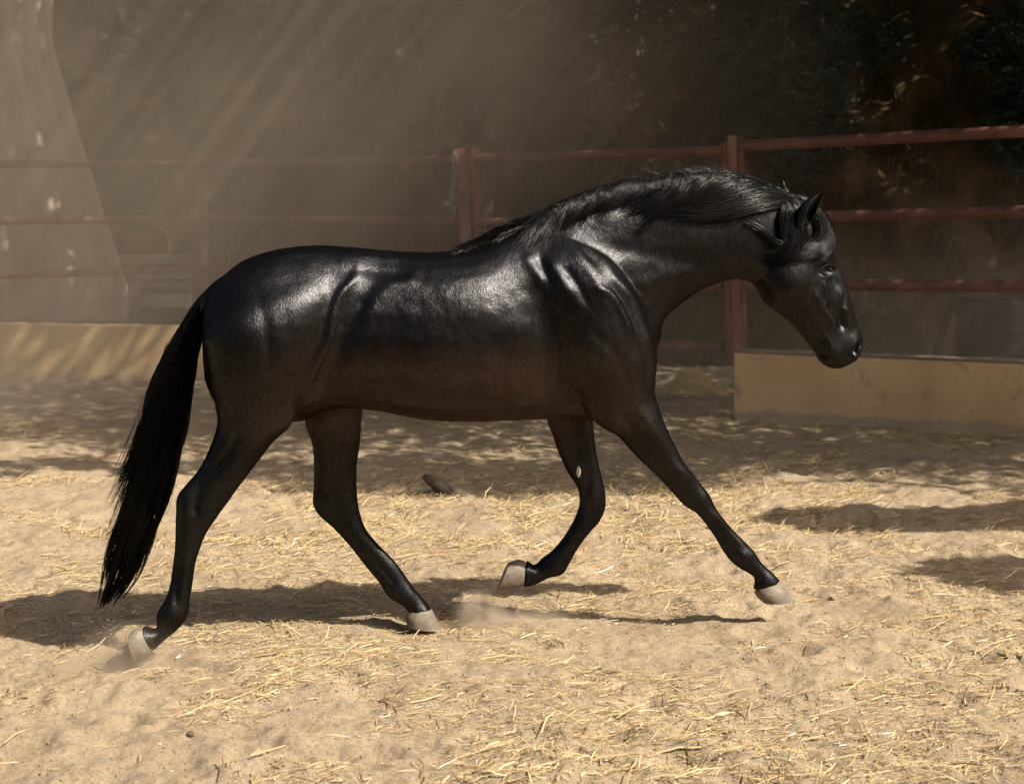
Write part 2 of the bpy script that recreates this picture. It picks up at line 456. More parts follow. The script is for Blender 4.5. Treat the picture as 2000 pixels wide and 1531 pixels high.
# ------------------------------------------------------------------ horse
YC = 5.85
YAW, X0 = 0.185, -0.33          # the horse heads a little away from the camera
def yc(x): return YC + YAW * (x - X0)
def Ph(px, py, Y):
    Y2 = (Y - YAW * X0) / (1 - YAW * (px - 1000.0) / FPX)
    return P(px, py, Y2)
def catmull(A, t):
    A = np.asarray(A, float); n = len(A)
    i = np.clip(np.floor(t).astype(int), 0, n - 2); f = (t - i)[:, None]
    p0 = A[np.clip(i - 1, 0, n - 1)]; p1 = A[i]; p2 = A[i + 1]; p3 = A[np.clip(i + 2, 0, n - 1)]
    return 0.5 * ((2 * p1) + (-p0 + p2) * f + (2 * p0 - 5 * p1 + 4 * p2 - p3) * f ** 2 + (-p0 + 3 * p1 - 3 * p2 + p3) * f ** 3)
def loft(st, sub=5, n=28, egg=0.0, sq=1.0, pw=1.0):
    """stations: (back px,py, front px,py, half width, Y centre); returns V,F of a closed tube"""
    S = catmull(st, np.linspace(0, len(st) - 1, (len(st) - 1) * sub + 1))
    V = []; F = []
    m = len(S)
    for s in S:
        a = Ph(s[0], s[1], s[5]); b = Ph(s[2], s[3], s[5])
        c = (a + b) * 0.5; d = (a - b) * 0.5
        for k in range(n):
            q = 2 * math.pi * k / n
            cu, su = math.cos(q), math.sin(q)
            cu2 = math.copysign(abs(cu) ** pw, cu); su2 = math.copysign(abs(su) ** pw, su)
            wdt = s[4] * (1 - egg * cu)          # cu=+1 at station's first (top/back) point
            V.append(c + d * cu2 + Vector((0, su2 * wdt, 0)))
    for i in range(m - 1):
        for k in range(n):
            F.append((i * n + k, i * n + (k + 1) % n, (i + 1) * n + (k + 1) % n, (i + 1) * n + k))
    F.append(tuple(range(n))[::-1]); F.append(tuple((m - 1) * n + k for k in range(n)))
    return V, F
def const(st, y=YC): return [(*s, y) if len(s) == 5 else s for s in st]
TORSO = const([(401, 600, 403, 690, .06), (412, 570, 412, 760, .14), (438, 538, 438, 800, .205), (480, 507, 480, 815, .25), (540, 487, 530, 820, .27),
         (610, 479, 590, 822, .260), (680, 483, 650, 800, .238), (760, 489, 725, 800, .258), (850, 492, 825, 818, .290),
         (925, 483, 920, 823, .292), (985, 461, 1010, 821, .258), (1045, 437, 1085, 818, .222), (1110, 430, 1165, 822, .205),
         (1185, 455, 1222, 806, .195), (1245, 520, 1258, 775, .165), (1280, 610, 1279, 735, .085)])
NECK = const([(930, 490, 1120, 790, .16), (990, 462, 1200, 770, .20), (1050, 430, 1262, 720, .186), (1102, 402, 1288, 668, .160), (1160, 380, 1298, 624, .135),
        (1235, 362, 1334, 592, .116), (1315, 349, 1380, 562, .106), (1390, 343, 1426, 547, .100), (1455, 350, 1462, 550, .096),
        (1512, 372, 1482, 562, .088), (1560, 392, 1492, 575, .07)])
HEAD = const([(1512, 378, 1452, 520, .05), (1552, 384, 1470, 552, .072), (1592, 412, 1481, 570, .086), (1612, 446, 1489, 585, .093), (1626, 487, 1500, 598, .098),
        (1639, 520, 1517, 611, .090), (1654, 560, 1540, 627, .073), (1667, 600, 1562, 651, .060), (1676, 637, 1580, 673, .054),
        (1685, 662, 1594, 692, .055), (1686, 680, 1600, 705, .053), (1676, 700, 1618, 717, .044), (1660, 711, 1636, 720, .025)])
NH = [(470, 550, 668, 520, .035, 5.72), (430, 600, 660, 578, .112, 5.70), (401, 650, 648, 630, .140, 5.683), (405, 705, 632, 680, .142, 5.678), (413, 755, 610, 735, .134, 5.683),
      (421, 795, 589, 785, .115, 5.70), (424, 830, 566, 833, .098, 5.70), (410, 873, 535, 862, .080, 5.695), (387, 918, 502, 905, .066, 5.69),
      (363, 947, 472, 944, .055, 5.685), (346, 970, 442, 985, .050, 5.68), (344, 1003, 421, 1014, .047, 5.675), (343, 1045, 402, 1044, .040, 5.67),
      (339, 1092, 384, 1092, .033, 5.665), (332, 1139, 376, 1141, .034, 5.66), (323, 1168, 371, 1168, .039, 5.655), (308, 1195, 366, 1203, .043, 5.65),
      (306, 1214, 354, 1222, .041, 5.645), (308, 1225, 338, 1237, .035, 5.64), (298, 1228, 322, 1250, .034, 5.635), (284, 1222, 309, 1262, .041, 5.63), (277, 1223, 298, 1272, .046, 5.62)]
FH = [(455, 600, 650, 560, .10, 5.98), (450, 680, 690, 650, .125, 5.995), (520, 740, 712, 730, .12, 6.0), (592, 790, 709, 780, .105, 6.0), (596, 829, 706, 822, .095, 6.0),
      (609, 866, 703, 866, .080, 6.0), (613, 909, 697, 909, .066, 6.0), (612, 950, 697, 953, .055, 6.0), (611, 982, 700, 987, .050, 6.0),
      (623, 1005, 707, 1015, .047, 6.0), (650, 1029, 717, 1037, .043, 6.0), (681, 1063, 738, 1062, .036, 6.0), (714, 1106, 767, 1091, .033, 6.0),
      (741, 1139, 789, 1120, .035, 6.0), (757, 1163, 803, 1140, .040, 6.0), (774, 1175, 815, 1156, .041, 6.0), (789, 1183, 829, 1172, .037, 6.0), (796, 1193, 844, 1191, .045, 6.0)]
NF = [(1080, 640, 1255, 610, .05, 5.735), (1095, 700, 1276, 680, .075, 5.72), (1130, 765, 1276, 745, .085, 5.715), (1150, 812, 1286, 790, .083, 5.71), (1178, 836, 1303, 838, .074, 5.71),
      (1208, 853, 1318, 868, .064, 5.72), (1231, 879, 1333, 897, .058, 5.73), (1257, 906, 1351, 922, .052, 5.73), (1288, 934, 1370, 946, .047, 5.745),
      (1312, 961, 1386, 966, .045, 5.755), (1335, 986, 1397, 989, .045, 5.755), (1362, 1004, 1407, 1004, .040, 5.755), (1393, 1045, 1427, 1029, .031, 5.765),
      (1413, 1078, 1450, 1053, .031, 5.765), (1428, 1097, 1471, 1073, .037, 5.765), (1445, 1110, 1486, 1096, .039, 5.77), (1463, 1120, 1500, 1110, .034, 5.77),
      (1473, 1130, 1513, 1122, .038, 5.77), (1471, 1150, 1524, 1135, .046, 5.77)]
FF = [(1040, 700, 1180, 690, .08, 5.98), (1060, 770, 1165, 765, .08, 5.985), (1067, 818, 1159, 822, .070, 5.99), (1079, 851, 1161, 851, .063, 5.99), (1093, 890, 1166, 886, .056, 5.99), (1108, 921, 1172, 914, .050, 5.99),
      (1126, 948, 1179, 944, .046, 5.99), (1132, 973, 1183, 972, .045, 5.99), (1130, 992, 1181, 996, .044, 5.99), (1118, 1020, 1170, 1019, .038, 5.99),
      (1098, 1052, 1149, 1043, .032, 5.99), (1075, 1077, 1128, 1072, .032, 5.99), (1059, 1089, 1114, 1097, .037, 5.99), (1050, 1099, 1099, 1121, .039, 5.99),
      (1042, 1104, 1073, 1128, .034, 5.99), (1035, 1099, 1047, 1140, .040, 5.99), (1028, 1093, 1023, 1147, .046, 5.99)]
DOCK = const([(470, 520, 450, 560, .03), (440, 536, 430, 572, .036), (412, 556, 408, 588, .030), (392, 580, 398, 602, .024), (378, 612, 390, 622, .016), (368, 650, 378, 655, .010)])
SHN = [(1010, 500, 1090, 458, .020, 5.75), (1035, 550, 1160, 485, .080, 5.722), (1058, 600, 1215, 530, .115, 5.700), (1078, 655, 1250, 590, .122, 5.695),
       (1092, 705, 1272, 655, .115, 5.695), (1112, 750, 1280, 710, .100, 5.70), (1140, 795, 1280, 760, .080, 5.705)]
SHF = [(a, b, c, d, e, 2 * 5.85 - f) for (a, b, c, d, e, f) in SHN]
SHEATH = const([(600, 770, 600, 806, .04), (625, 775, 622, 812, .055), (650, 770, 650, 801, .05), (690, 770, 690, 798, .03)])
V, F = [], []
for st_, kw in ((TORSO, dict(egg=0.16, pw=0.93)), (NECK, dict(egg=0.22)), (HEAD, dict(egg=0.42, pw=1.0)), (SHN, dict(pw=1.0)), (SHF, dict(pw=1.0)), (NH, {}), (FH, {}), (NF, {}), (FF, {}), (DOCK, {}), (SHEATH, {})):
    a, b = loft(st_, **kw)
    F += [tuple(i + len(V) for i in f) for f in b]; V += a
me = bpy.data.meshes.new("tmp"); me.from_pydata([tuple(v) for v in V], [], F); me.update()
bm = bmesh.new(); bm.from_mesh(me); bmesh.ops.recalc_face_normals(bm, faces=bm.faces); bm.to_mesh(me); bm.free()
tmp = bpy.data.objects.new("tmp", me); COL.objects.link(tmp)
md = tmp.modifiers.new("r", 'REMESH'); md.mode = 'VOXEL'; md.voxel_size = 0.0068; md.adaptivity = 0
dg = bpy.context.evaluated_depsgraph_get()
body_me = bpy.data.meshes.new_from_object(tmp.evaluated_get(dg))
bpy.data.objects.remove(tmp); bpy.data.meshes.remove(me)
nv = len(body_me.vertices)
co = np.empty(nv * 3); body_me.vertices.foreach_get("co", co); co = co.reshape(-1, 3)
ed = np.empty(len(body_me.edges) * 2, dtype=np.int64); body_me.edges.foreach_get("vertices", ed); ed = ed.reshape(-1, 2)
deg = np.bincount(ed.ravel(), minlength=nv).astype(float)[:, None]
def lap(c):
    s = np.zeros_like(c)
    for k in range(c.shape[1]):
        s[:, k] = np.bincount(ed[:, 0], c[ed[:, 1], k], nv) + np.bincount(ed[:, 1], c[ed[:, 0], k], nv)
    return s / deg
pix = lambda c: (1000 + c[:, 0] / c[:, 1] * FPX, HOR - (c[:, 2] - CZ) / c[:, 1] * FPX)
for it in range(60):                       # Taubin smoothing keeps the outline
    px, py = pix(co)
    wgt = np.where((py < 800), 1.0, 0.45)
    if it > 16: wgt = np.where((py < 830) & (px < 1480), 1.0, 0.0) * (1.0)
    l = lap(co) - co
    co = co + (0.55 * wgt)[:, None] * l
    l = lap(co) - co
    co = co - (0.57 * wgt)[:, None] * l
def normals():
    body_me.vertices.foreach_set("co", co.ravel()); body_me.update()
    n = np.empty(nv * 3); body_me.vertex_normals.foreach_get("vector", n); return n.reshape(-1, 3)
N = normals()
px, py = pix(co)
wsm = np.clip(np.abs(N[:, 1]) * 1.6 - 0.5, 0, 1) * (py < 790)
wsm = wsm * np.clip(0.2 + 0.8 * np.exp(-((px - 1110) / 170) ** 2) + 0.8 * np.exp(-((px - 560) / 130) ** 2) * np.clip((650 - py) / 60, 0, 1), 0, 1)
wsm = wsm * np.where(px > 1460, 0.0, 1.0)
for it in range(44):
    co = co + (0.6 * wsm)[:, None] * (lap(co) - co)
N = normals()
px, py = pix(co)
sidew = np.clip(np.abs(N[:, 1]) * 1.3 - 0.1, 0, 1)
near = co[:, 1] < yc(co[:, 0])
D = np.zeros(nv)
def blob(cx, cy, rx, ry, ang, amp, only=None):
    global D
    a = math.radians(ang); dx = px - cx; dy = py - cy
    u = dx * math.cos(a) + dy * math.sin(a); v_ = -dx * math.sin(a) + dy * math.cos(a)
    g_ = amp * 0.001 * np.exp(-((u / rx) ** 2 + (v_ / ry) ** 2))
    if only is not None: g_ = g_ * only
    D += g_
def ridge(pts, wd, amp, only=None, ends=True):
    global D
    pts = np.array(pts, float)
    t = np.linspace(0, len(pts) - 1, (len(pts) - 1) * 8 + 1)
    C = catmull(pts, t)
    best = np.full(nv, 1e9); bt = np.zeros(nv)
    for i in range(len(C) - 1):
        a = C[i]; b = C[i + 1] - a; L2 = (b ** 2).sum() + 1e-9
        q = np.clip(((px - a[0]) * b[0] + (py - a[1]) * b[1]) / L2, 0, 1)
        d = np.hypot(px - a[0] - q * b[0], py - a[1] - q * b[1])
        m_ = d < best; best[m_] = d[m_]; bt[m_] = (i + q[m_]) / (len(C) - 1)
    fall = np.exp(-(best / wd) ** 2) * (np.clip(np.minimum(bt, 1 - bt) / 0.2, 0.0, 1) * 0.8 + 0.2 if ends else 1)
    fall = np.where((bt <= 0) | (bt >= 1), fall * np.exp(-(best / wd) ** 2), fall)
    g_ = amp * 0.001 * fall
    if only is not None: g_ = g_ * only
    D += g_
nearf = near.astype(float)
# croup, hip and flank
blob(690, 508, 30, 18, 0, 16); blob(752, 525, 62, 20, 8, -17); blob(560, 560, 90, 45, 10, 8); blob(470, 640, 50, 80, 5, 6)
ridge([(702, 514), (692, 545), (664, 580), (650, 620), (643, 660), (622, 705), (601, 755), (586, 800), (574, 830)], 10, 12)
ridge([(738, 545), (708, 590), (682, 640), (657, 700), (632, 755), (612, 800)], 20, -15)
ridge([(815, 520), (800, 548), (750, 566), (722, 606), (702, 640)], 15, 8)
blob(640, 760, 40, 26, 30, -8)
ridge([(500, 560), (520, 650), (530, 760)], 12, -4); ridge([(445, 640), (455, 720), (470, 800)], 10, -4)
# ribs and barrel
for i in range(9):
    x0 = 800 + i * 30
    ridge([(x0 + 10, 560), (x0 - 4, 620), (x0 - 22, 690)], 11, 0.5)
blob(925, 590, 95, 85, 0, 15); blob(1075, 545, 60, 70, 0, 10); blob(1005, 640, 45, 38, 20, 12); blob(960, 745, 70, 40, 0, 5); blob(875, 540, 60, 30, 0, 5); blob(900, 640, 40, 60, 0, -3)
ridge([(1030, 560), (1052, 640), (1066, 700), (1062, 790)], 16, -7)
# shoulder
D0 = D.copy()
ridge([(1101, 458), (1148, 524), (1176, 575), (1190, 610)], 12, 6)
ridge([(1167, 505), (1199, 548), (1242, 583), (1274, 622)], 12, 8)
ridge([(1160, 563), (1195, 578), (1222, 618), (1236, 662)], 9, 8)
ridge([(1124, 469), (1183, 532), (1222, 598), (1252, 664)], 9, -8)
ridge([(1200, 520), (1250, 575), (1290, 640)], 11, -6)
ridge([(1022, 500), (1044, 530), (1063, 562)], 13, 6); ridge([(1073, 516), (1096, 550), (1118, 582)], 11, 6)
ridge([(1050, 505), (1072, 540), (1090, 575)], 10, -5); ridge([(1100, 520), (1130, 560), (1150, 600)], 9, -6)
ridge([(1262, 640), (1278, 700), (1268, 755)], 12, 6); ridge([(1240, 660), (1255, 720), (1250, 765)], 9, -6)
blob(1130, 680, 60, 55, 30, 10); blob(1195, 730, 40, 50, 0, 6); ridge([(1100, 760), (1160, 800), (1200, 800)], 14, -6)
ridge([(1150, 640), (1200, 690), (1230, 760)], 10, -4); blob(1000, 500, 50, 30, 0, 4)
D = D0 + (D - D0) * 1.25
# neck
ridge([(1180, 480), (1280, 500), (1400, 520)], 18, -7); ridge([(1160, 420), (1260, 430), (1380, 440)], 28, 5)
ridge([(1225, 560), (1300, 545), (1420, 505)], 14, 5)
# face
D0 = D.copy()
blob(1540, 545, 42, 40, 0, 9); blob(1608, 503, 20, 12, -30, 9); blob(1630, 545, 10, 22, -20, -5); blob(1585, 478, 14, 10, 0, -6)
blob(1617, 527, 17, 12, 0, -9)
ridge([(1600, 513), (1617, 514), (1632, 522)], 4, 7); ridge([(1600, 538), (1617, 541), (1630, 534)], 4, 4)
ridge([(1592, 570), (1602, 598), (1622, 622), (1632, 640)], 7, 7); ridge([(1618, 590), (1636, 618), (1648, 645)], 7, -6)
ridge([(1637, 560), (1652, 605), (1664, 645)], 8, 4); ridge([(1560, 600), (1590, 640), (1602, 672)], 10, -4)
ridge([(1640, 602), (1650, 606), (1657, 612)], 3, 3)
ridge([(1606, 545), (1614, 575), (1612, 600)], 5, 4); ridge([(1585, 620), (1606, 650), (1622, 672)], 5, 3); ridge([(1650, 575), (1640, 610), (1650, 640)], 4, -3); ridge([(1520, 600), (1545, 585), (1575, 560)], 9, -5)
blob(1668, 664, 16, 18, 0, 6); blob(1625, 690, 22, 16, 10, 4)
ridge([(1600, 690), (1618, 698), (1632, 716)], 4, -5); blob(1612, 707, 12, 8, 20, 3)
ridge([(1682, 668), (1673, 680), (1668, 694)], 7, -14); ridge([(1676, 664), (1664, 680), (1663, 697)], 4, 6)
D = D0 + (D - D0) * 1.7
DL = D.copy()
legs = (py > 840).astype(float)
ridge([(350, 1095), (347, 1130), (343, 1180)], 5, -5, nearf); ridge([(368, 1040), (362, 1100), (355, 1175)], 9, 3, nearf)
ridge([(398, 930), (386, 965), (378, 1010)], 8, -6, nearf); blob(362, 985, 14, 30, 0, 4, nearf); blob(412, 1000, 16, 22, 0, 4, nearf)
ridge([(520, 850), (470, 900), (420, 950)], 10, 4, nearf); ridge([(470, 840), (440, 890), (400, 935)], 9, -5, nearf)
blob(336, 1200, 20, 16, 0, 3, nearf)
ridge([(715, 1075), (745, 1110), (775, 1145)], 5, -5); ridge([(650, 940), (655, 980), (680, 1025)], 8, -4)
ridge([(1205, 800), (1250, 860), (1310, 935)], 9, -5, nearf); ridge([(1250, 800), (1300, 880), (1345, 945)], 12, 4, nearf)
ridge([(1290, 900), (1318, 940), (1340, 965)], 6, -4, nearf)
blob(1372, 972, 18, 20, 40, 5, nearf); ridge([(1330, 960), (1350, 985), (1375, 1005)], 6, -4, nearf)
ridge([(1385, 1015), (1412, 1050), (1435, 1085)], 4, -5, nearf); ridge([(1398, 1005), (1430, 1042), (1455, 1070)], 6, 3, nearf)
blob(1452, 1085, 18, 14, 40, 4, nearf)
ridge([(1138, 860), (1145, 910), (1150, 960)], 6, -5); blob(1160, 975, 16, 20, 0, 4)
D = DL + (D - DL) * 1.7
D = D * sidew
# soft skin unevenness
D += 0.0022 * vnoise(px / 20 + 3, py / 24 + co[:, 1] * 5) * np.clip((px - 560) / 200, 0.25, 1) * (py < 790) * (px < 1300)
D += 0.0016 * fbm(px / 22, py / 22 + co[:, 1] * 9, 3) * (py < 840) * (px < 1500) + 0.0022 * vnoise(px / 45 + 9, py / 30)
co = co + N * D[:, None]
for it in range(2):
    l = lap(co) - co; co = co + 0.4 * l
N = normals()
body_me.shade_smooth()
horse = empty("horse", (-0.3, YC, 0.0))
tag(horse, "glossy black horse trotting to the right across the sandy pen", "horse")
body = link_mesh("body", body_me, M_COAT, horse)
bvh = BVHTree.FromPolygons([tuple(c) for c in co], [tuple(p.vertices) for p in body_me.polygons])
CAMP = Vector((0, 0, CZ))
def on_skin(x, y, lift=0.0, default=YC):
    d = (P(x, y, 6.0) - CAMP).normalized()
    h = bvh.ray_cast(CAMP, d)
    if h[0] is None: return None
    return h[0] + h[1] * lift

# hooves
HO = [("near hind", [(280, 1226, 299, 1268, .0435, 5.62), (268, 1226, 288, 1281, .053, 5.615), (253, 1236, 268, 1293, .058, 5.61)]),
      ("far hind", [(800, 1190, 843, 1189, .0425, 6.0), (792, 1204, 853, 1210, .053, 6.0), (796, 1223, 861, 1230, .056, 6.0)]),
      ("near fore", [(1475, 1149, 1521, 1135, .0435, 5.77), (1476, 1162, 1537, 1150, .055, 5.77), (1490, 1176, 1548, 1171, .057, 5.77)]),
      ("far fore", [(1027, 1097, 1023, 1144, .0435, 5.99), (1012, 1093, 997, 1151, .054, 5.99), (993, 1099, 969, 1154, .056, 5.99)])]
for nm, s in HO:
    a, b = loft(s, sub=5, n=28, pw=0.9)
    a = [Vector(v) for v in a]
    ring = len(a) // 28
    o = pydata("hoof", a, b, M_HOOF, horse)
    mm = o.modifiers.new("b", 'BEVEL'); mm.width = 0.004; mm.segments = 2; mm.limit_method = 'ANGLE'
    o.data.set_sharp_from_angle(angle=math.radians(40))

# eye with a lid rim
q = on_skin(1618, 527)
if q is None: q = Ph(1618, 527, 5.76)
bmx = bmesh.new(); bmesh.ops.create_uvsphere(bmx, u_segments=24, v_segments=16, radius=0.0185)
for v_ in bmx.verts: v_.co = Vector((v_.co.x * 1.05, v_.co.y * 0.8, v_.co.z * 0.72)) + q + Vector((0.0, 0.010, 0))
em = bpy.data.meshes.new("eye"); bmx.to_mesh(em); bmx.free(); em.shade_smooth()
link_mesh("eye", em, M_EYE, horse)
def lid(pts, r):
    L = []
    for (x, y) in pts:
        s_ = on_skin(x, y, -0.0015)
        if s_ is not None: L.append(s_)
    return Bm().tube(L, r, 8).done("eyelid", M_COAT, horse)
lid([(1603, 528), (1609, 520), (1618, 517), (1627, 520), (1632, 527)], 0.0035)
lid([(1603, 529), (1610, 535), (1619, 537), (1627, 534), (1632, 528)], 0.0016)
# matte dark blob standing in for the shade inside the nose opening
q = on_skin(1674, 682)
if q is not None:
    bmx = bmesh.new(); bmesh.ops.create_uvsphere(bmx, u_segments=18, v_segments=12, radius=1.0)
    for v_ in bmx.verts:
        a_x, a_y, a_z = v_.co.x * 0.0085, v_.co.y * 0.006, v_.co.z * 0.020
        v_.co = Vector((a_x + a_z * 0.42, a_y, a_z)) + q + Vector((0, 0.001, 0))
    em = bpy.data.meshes.new("nostril_shade"); bmx.to_mesh(em); bmx.free(); em.shade_smooth()
    link_mesh("nostril_shade", em, M_NOST_SHADE, horse)
# chestnut on the far foreleg
q = on_skin(1130, 920)
if q is not None:
    bmx = bmesh.new(); bmesh.ops.create_uvsphere(bmx, u_segments=16, v_segments=10, radius=1.0)
    for v_ in bmx.verts: v_.co = Vector((v_.co.x * 0.008, v_.co.y * 0.006, v_.co.z * 0.024)) + q
    em = bpy.data.meshes.new("chestnut"); bmx.to_mesh(em); bmx.free(); em.shade_smooth()
    link_mesh("chestnut", em, M_CHEST, horse)

# ears
def ear(base, tip, R, yb, yt, open_ang, bow, name="ear"):
    A = Ph(*base, yb); B = Ph(*tip, yt)
    ax = (B - A); L = ax.length; ax.normalize()
    side = Vector((math.cos(open_ang), math.sin(open_ang), 0)); side = (side - ax * side.dot(ax)).normalized()
    oth = ax.cross(side)
    V, F = [], []; nvv, nph = 18, 17
    for i in range(nvv):
        t = i / (nvv - 1)
        r = R * (0.62 + 0.55 * math.sin(math.pi * min(1, t * 1.25)) ** 1.0) * (1 - t ** 2.6) ** 0.75
        r = max(r, 0.0008)
        half = math.radians(35 + 40 * t)
        c = A + ax * (L * t) + side * bow * math.sin(math.pi * t) * -1
        for k in range(nph):
            q = half + (2 * math.pi - 2 * half) * k / (nph - 1)
            V.append(c + side * (r * 0.8 * math.cos(q)) + oth * (r * math.sin(q)))
    for i in range(nvv - 1):
        for k in range(nph - 1):
            F.append((i * nph + k, i * nph + k + 1, (i + 1) * nph + k + 1, (i + 1) * nph + k))
    o = pydata(name, V, F, M_COAT, horse)
    s = o.modifiers.new("s", 'SOLIDIFY'); s.thickness = 0.004
    return o
ear((1560, 446), (1616, 364), 0.037, 5.775, 5.74, math.radians(-38), 0.012)
ear((1533, 402), (1529, 352), 0.030, 5.90, 5.92, math.radians(20), 0.0)

# hair strands: tubes with three sides
def strands(name, paths, r0, parent, mat=M_HAIR):
    """paths: list of (k,3) arrays, same k"""
    A = np.array(paths)                      # n,k,3
    n, k, _ = A.shape
    T = np.gradient(A, axis=1); T /= np.linalg.norm(T, axis=2)[..., None] + 1e-9
    ref = np.tile(np.array([0, 1.0, 0.05]), (n, k, 1))
    S = np.cross(T, ref); S /= np.linalg.norm(S, axis=2)[..., None] + 1e-9
    Bn = np.cross(T, S)
    taper = np.clip(np.sin(np.pi * (np.linspace(0.06, 1, k) ** 0.75)) + 0.25, 0.1, 1)
    taper[-1] = 0.08
    rr = (np.asarray(r0)[:, None] * taper[None])[..., None]
    ph = np.random.default_rng(3).random(n)[:, None, None] * 6.28
    V = np.zeros((n, k, 3, 3))
    for j in range(3):
        a = ph + 2 * math.pi * j / 3
        V[:, :, j] = A + rr * (np.cos(a) * S + np.sin(a) * Bn)
    base = (np.arange(n) * k * 3)[:, None, None, None] + (np.arange(k - 1) * 3)[None, :, None, None]
    q = np.array([[0, 1, 4, 3], [1, 2, 5, 4], [2, 0, 3, 5]])[None, None]
    F = (base + q).reshape(-1, 4)
    return npmesh(name, V.reshape(-1, 3), F, mat, parent)
rh = np.random.default_rng(21)
# tail
TC = np.array([(436, 548, 10), (410, 568, 18), (388, 600, 22), (368, 648, 29), (349, 700, 34), (338, 750, 41), (327, 800, 42), (319, 850, 42), (301, 905, 45),
               (286, 960, 45), (273, 1008, 43), (258, 1052, 42), (244, 1100, 38), (230, 1140, 33), (214, 1172, 24), (204, 1192, 20)], float)
nT = len(TC) - 1
paths, rad = [], []
K = 26
LK = [(rh.uniform(-1, 1), rh.uniform(-0.6, 0.6), rh.uniform(0.80, 1.0), rh.uniform(0, 6.28)) for _ in range(26)]
def tail_strand(s, d, t0, t1, dev=0.0, wav=1.0, out=0.0):
    t = np.linspace(t0, t1, K)
    c = catmull(TC, np.clip(t, 0, nT - 1e-6) * 1.0)
    g_ = np.linspace(0, 1, K)
    phs = rh.random() * 6.28; fr = 3 + rh.random() * 4
    lk = min(LK, key=lambda q: (q[0] - s) ** 2 + (q[1] - d) ** 2)
    pull = 0.8 * np.clip((t / nT - 0.35) / 0.6, 0, 1) ** 1.2
    lw = 0.06 * np.sin(t * 1.1 + lk[3])
    s = s + (lk[0] * 1.05 - s) * pull + lw * 1.8; d = d + (lk[1] - d) * pull
    ss = s * (0.35 + 0.65 * np.clip(g_ * 3.0 + t0 * 0.2, 0, 1)) + 0.05 * wav * np.sin(g_ * fr * 2 + phs) + 0.03 * wav * np.sin(g_ * fr * 5 + phs * 2) + dev * g_ ** 2
    x = c[:, 0] + c[:, 2] * ss - out * g_ ** 2; y = c[:, 1] + out * 0.4 * g_ ** 2 + c[:, 2] * ss * -0.15
    dd = YC + 0.02 + d * (0.012 + 0.045 * np.clip(t / 4, 0, 1)) + 0.006 * np.sin(g_ * fr + phs)
    return np.array([Ph(x[i], y[i], dd[i]) for i in range(K)])
for i in range(3600):
    s = np.clip(rh.normal(0, 0.52), -1, 1); d = rh.uniform(-1, 1) * math.sqrt(max(0, 1 - s * s))
    lk0 = min(LK, key=lambda q: (q[0] - s) ** 2 + (q[1] - d) ** 2); t1 = nT * lk0[2] * (1.0 - 0.25 * rh.random() ** 1.8)
    t0 = rh.random() ** 1.5 * 4.0
    paths.append(tail_strand(s, d, t0, min(t1 + rh.normal(0, 0.12), nT), wav=rh.uniform(0.4, 1.4))); rad.append(rh.uniform(0.0009, 0.0017))
for i in range(150):
    paths.append(tail_strand(rh.uniform(-1.0, 1.0), rh.uniform(-1, 1), rh.uniform(0, 5), rh.uniform(5, nT), dev=rh.normal(0, 0.22), wav=2.0)); rad.append(rh.uniform(0.0005, 0.0009))
# locks blown out backwards
for (t0, x1, y1, cnt) in ((4.5, 222, 962, 150), (5.5, 212, 1000, 110), (6.3, 205, 1075, 60), (3.8, 262, 880, 110)):
    a = catmull(TC, np.array([t0]))[0]
    for i in range(cnt):
        sx, sy = a[0] - a[2] * rh.uniform(0.1, 0.9), a[1] + rh.uniform(-20, 30)
        ex, ey = x1 + rh.normal(0, 9) + 30 * rh.random(), y1 + rh.normal(0, 9) - 24 * rh.random()
        g_ = np.linspace(0, 1, K); bx = rh.normal(0, 4)
        x = sx + (ex - sx) * g_ + (bx + 8) * np.sin(math.pi * g_); y = sy + (ey - sy) * g_ ** 1.25
        dy = YC - 0.055 + 0.05 * g_
        paths.append(np.array([Ph(x[j], y[j], dy[j]) for j in range(K)])); rad.append(rh.uniform(0.0006, 0.0011))
strands("tail", paths, rad, horse)

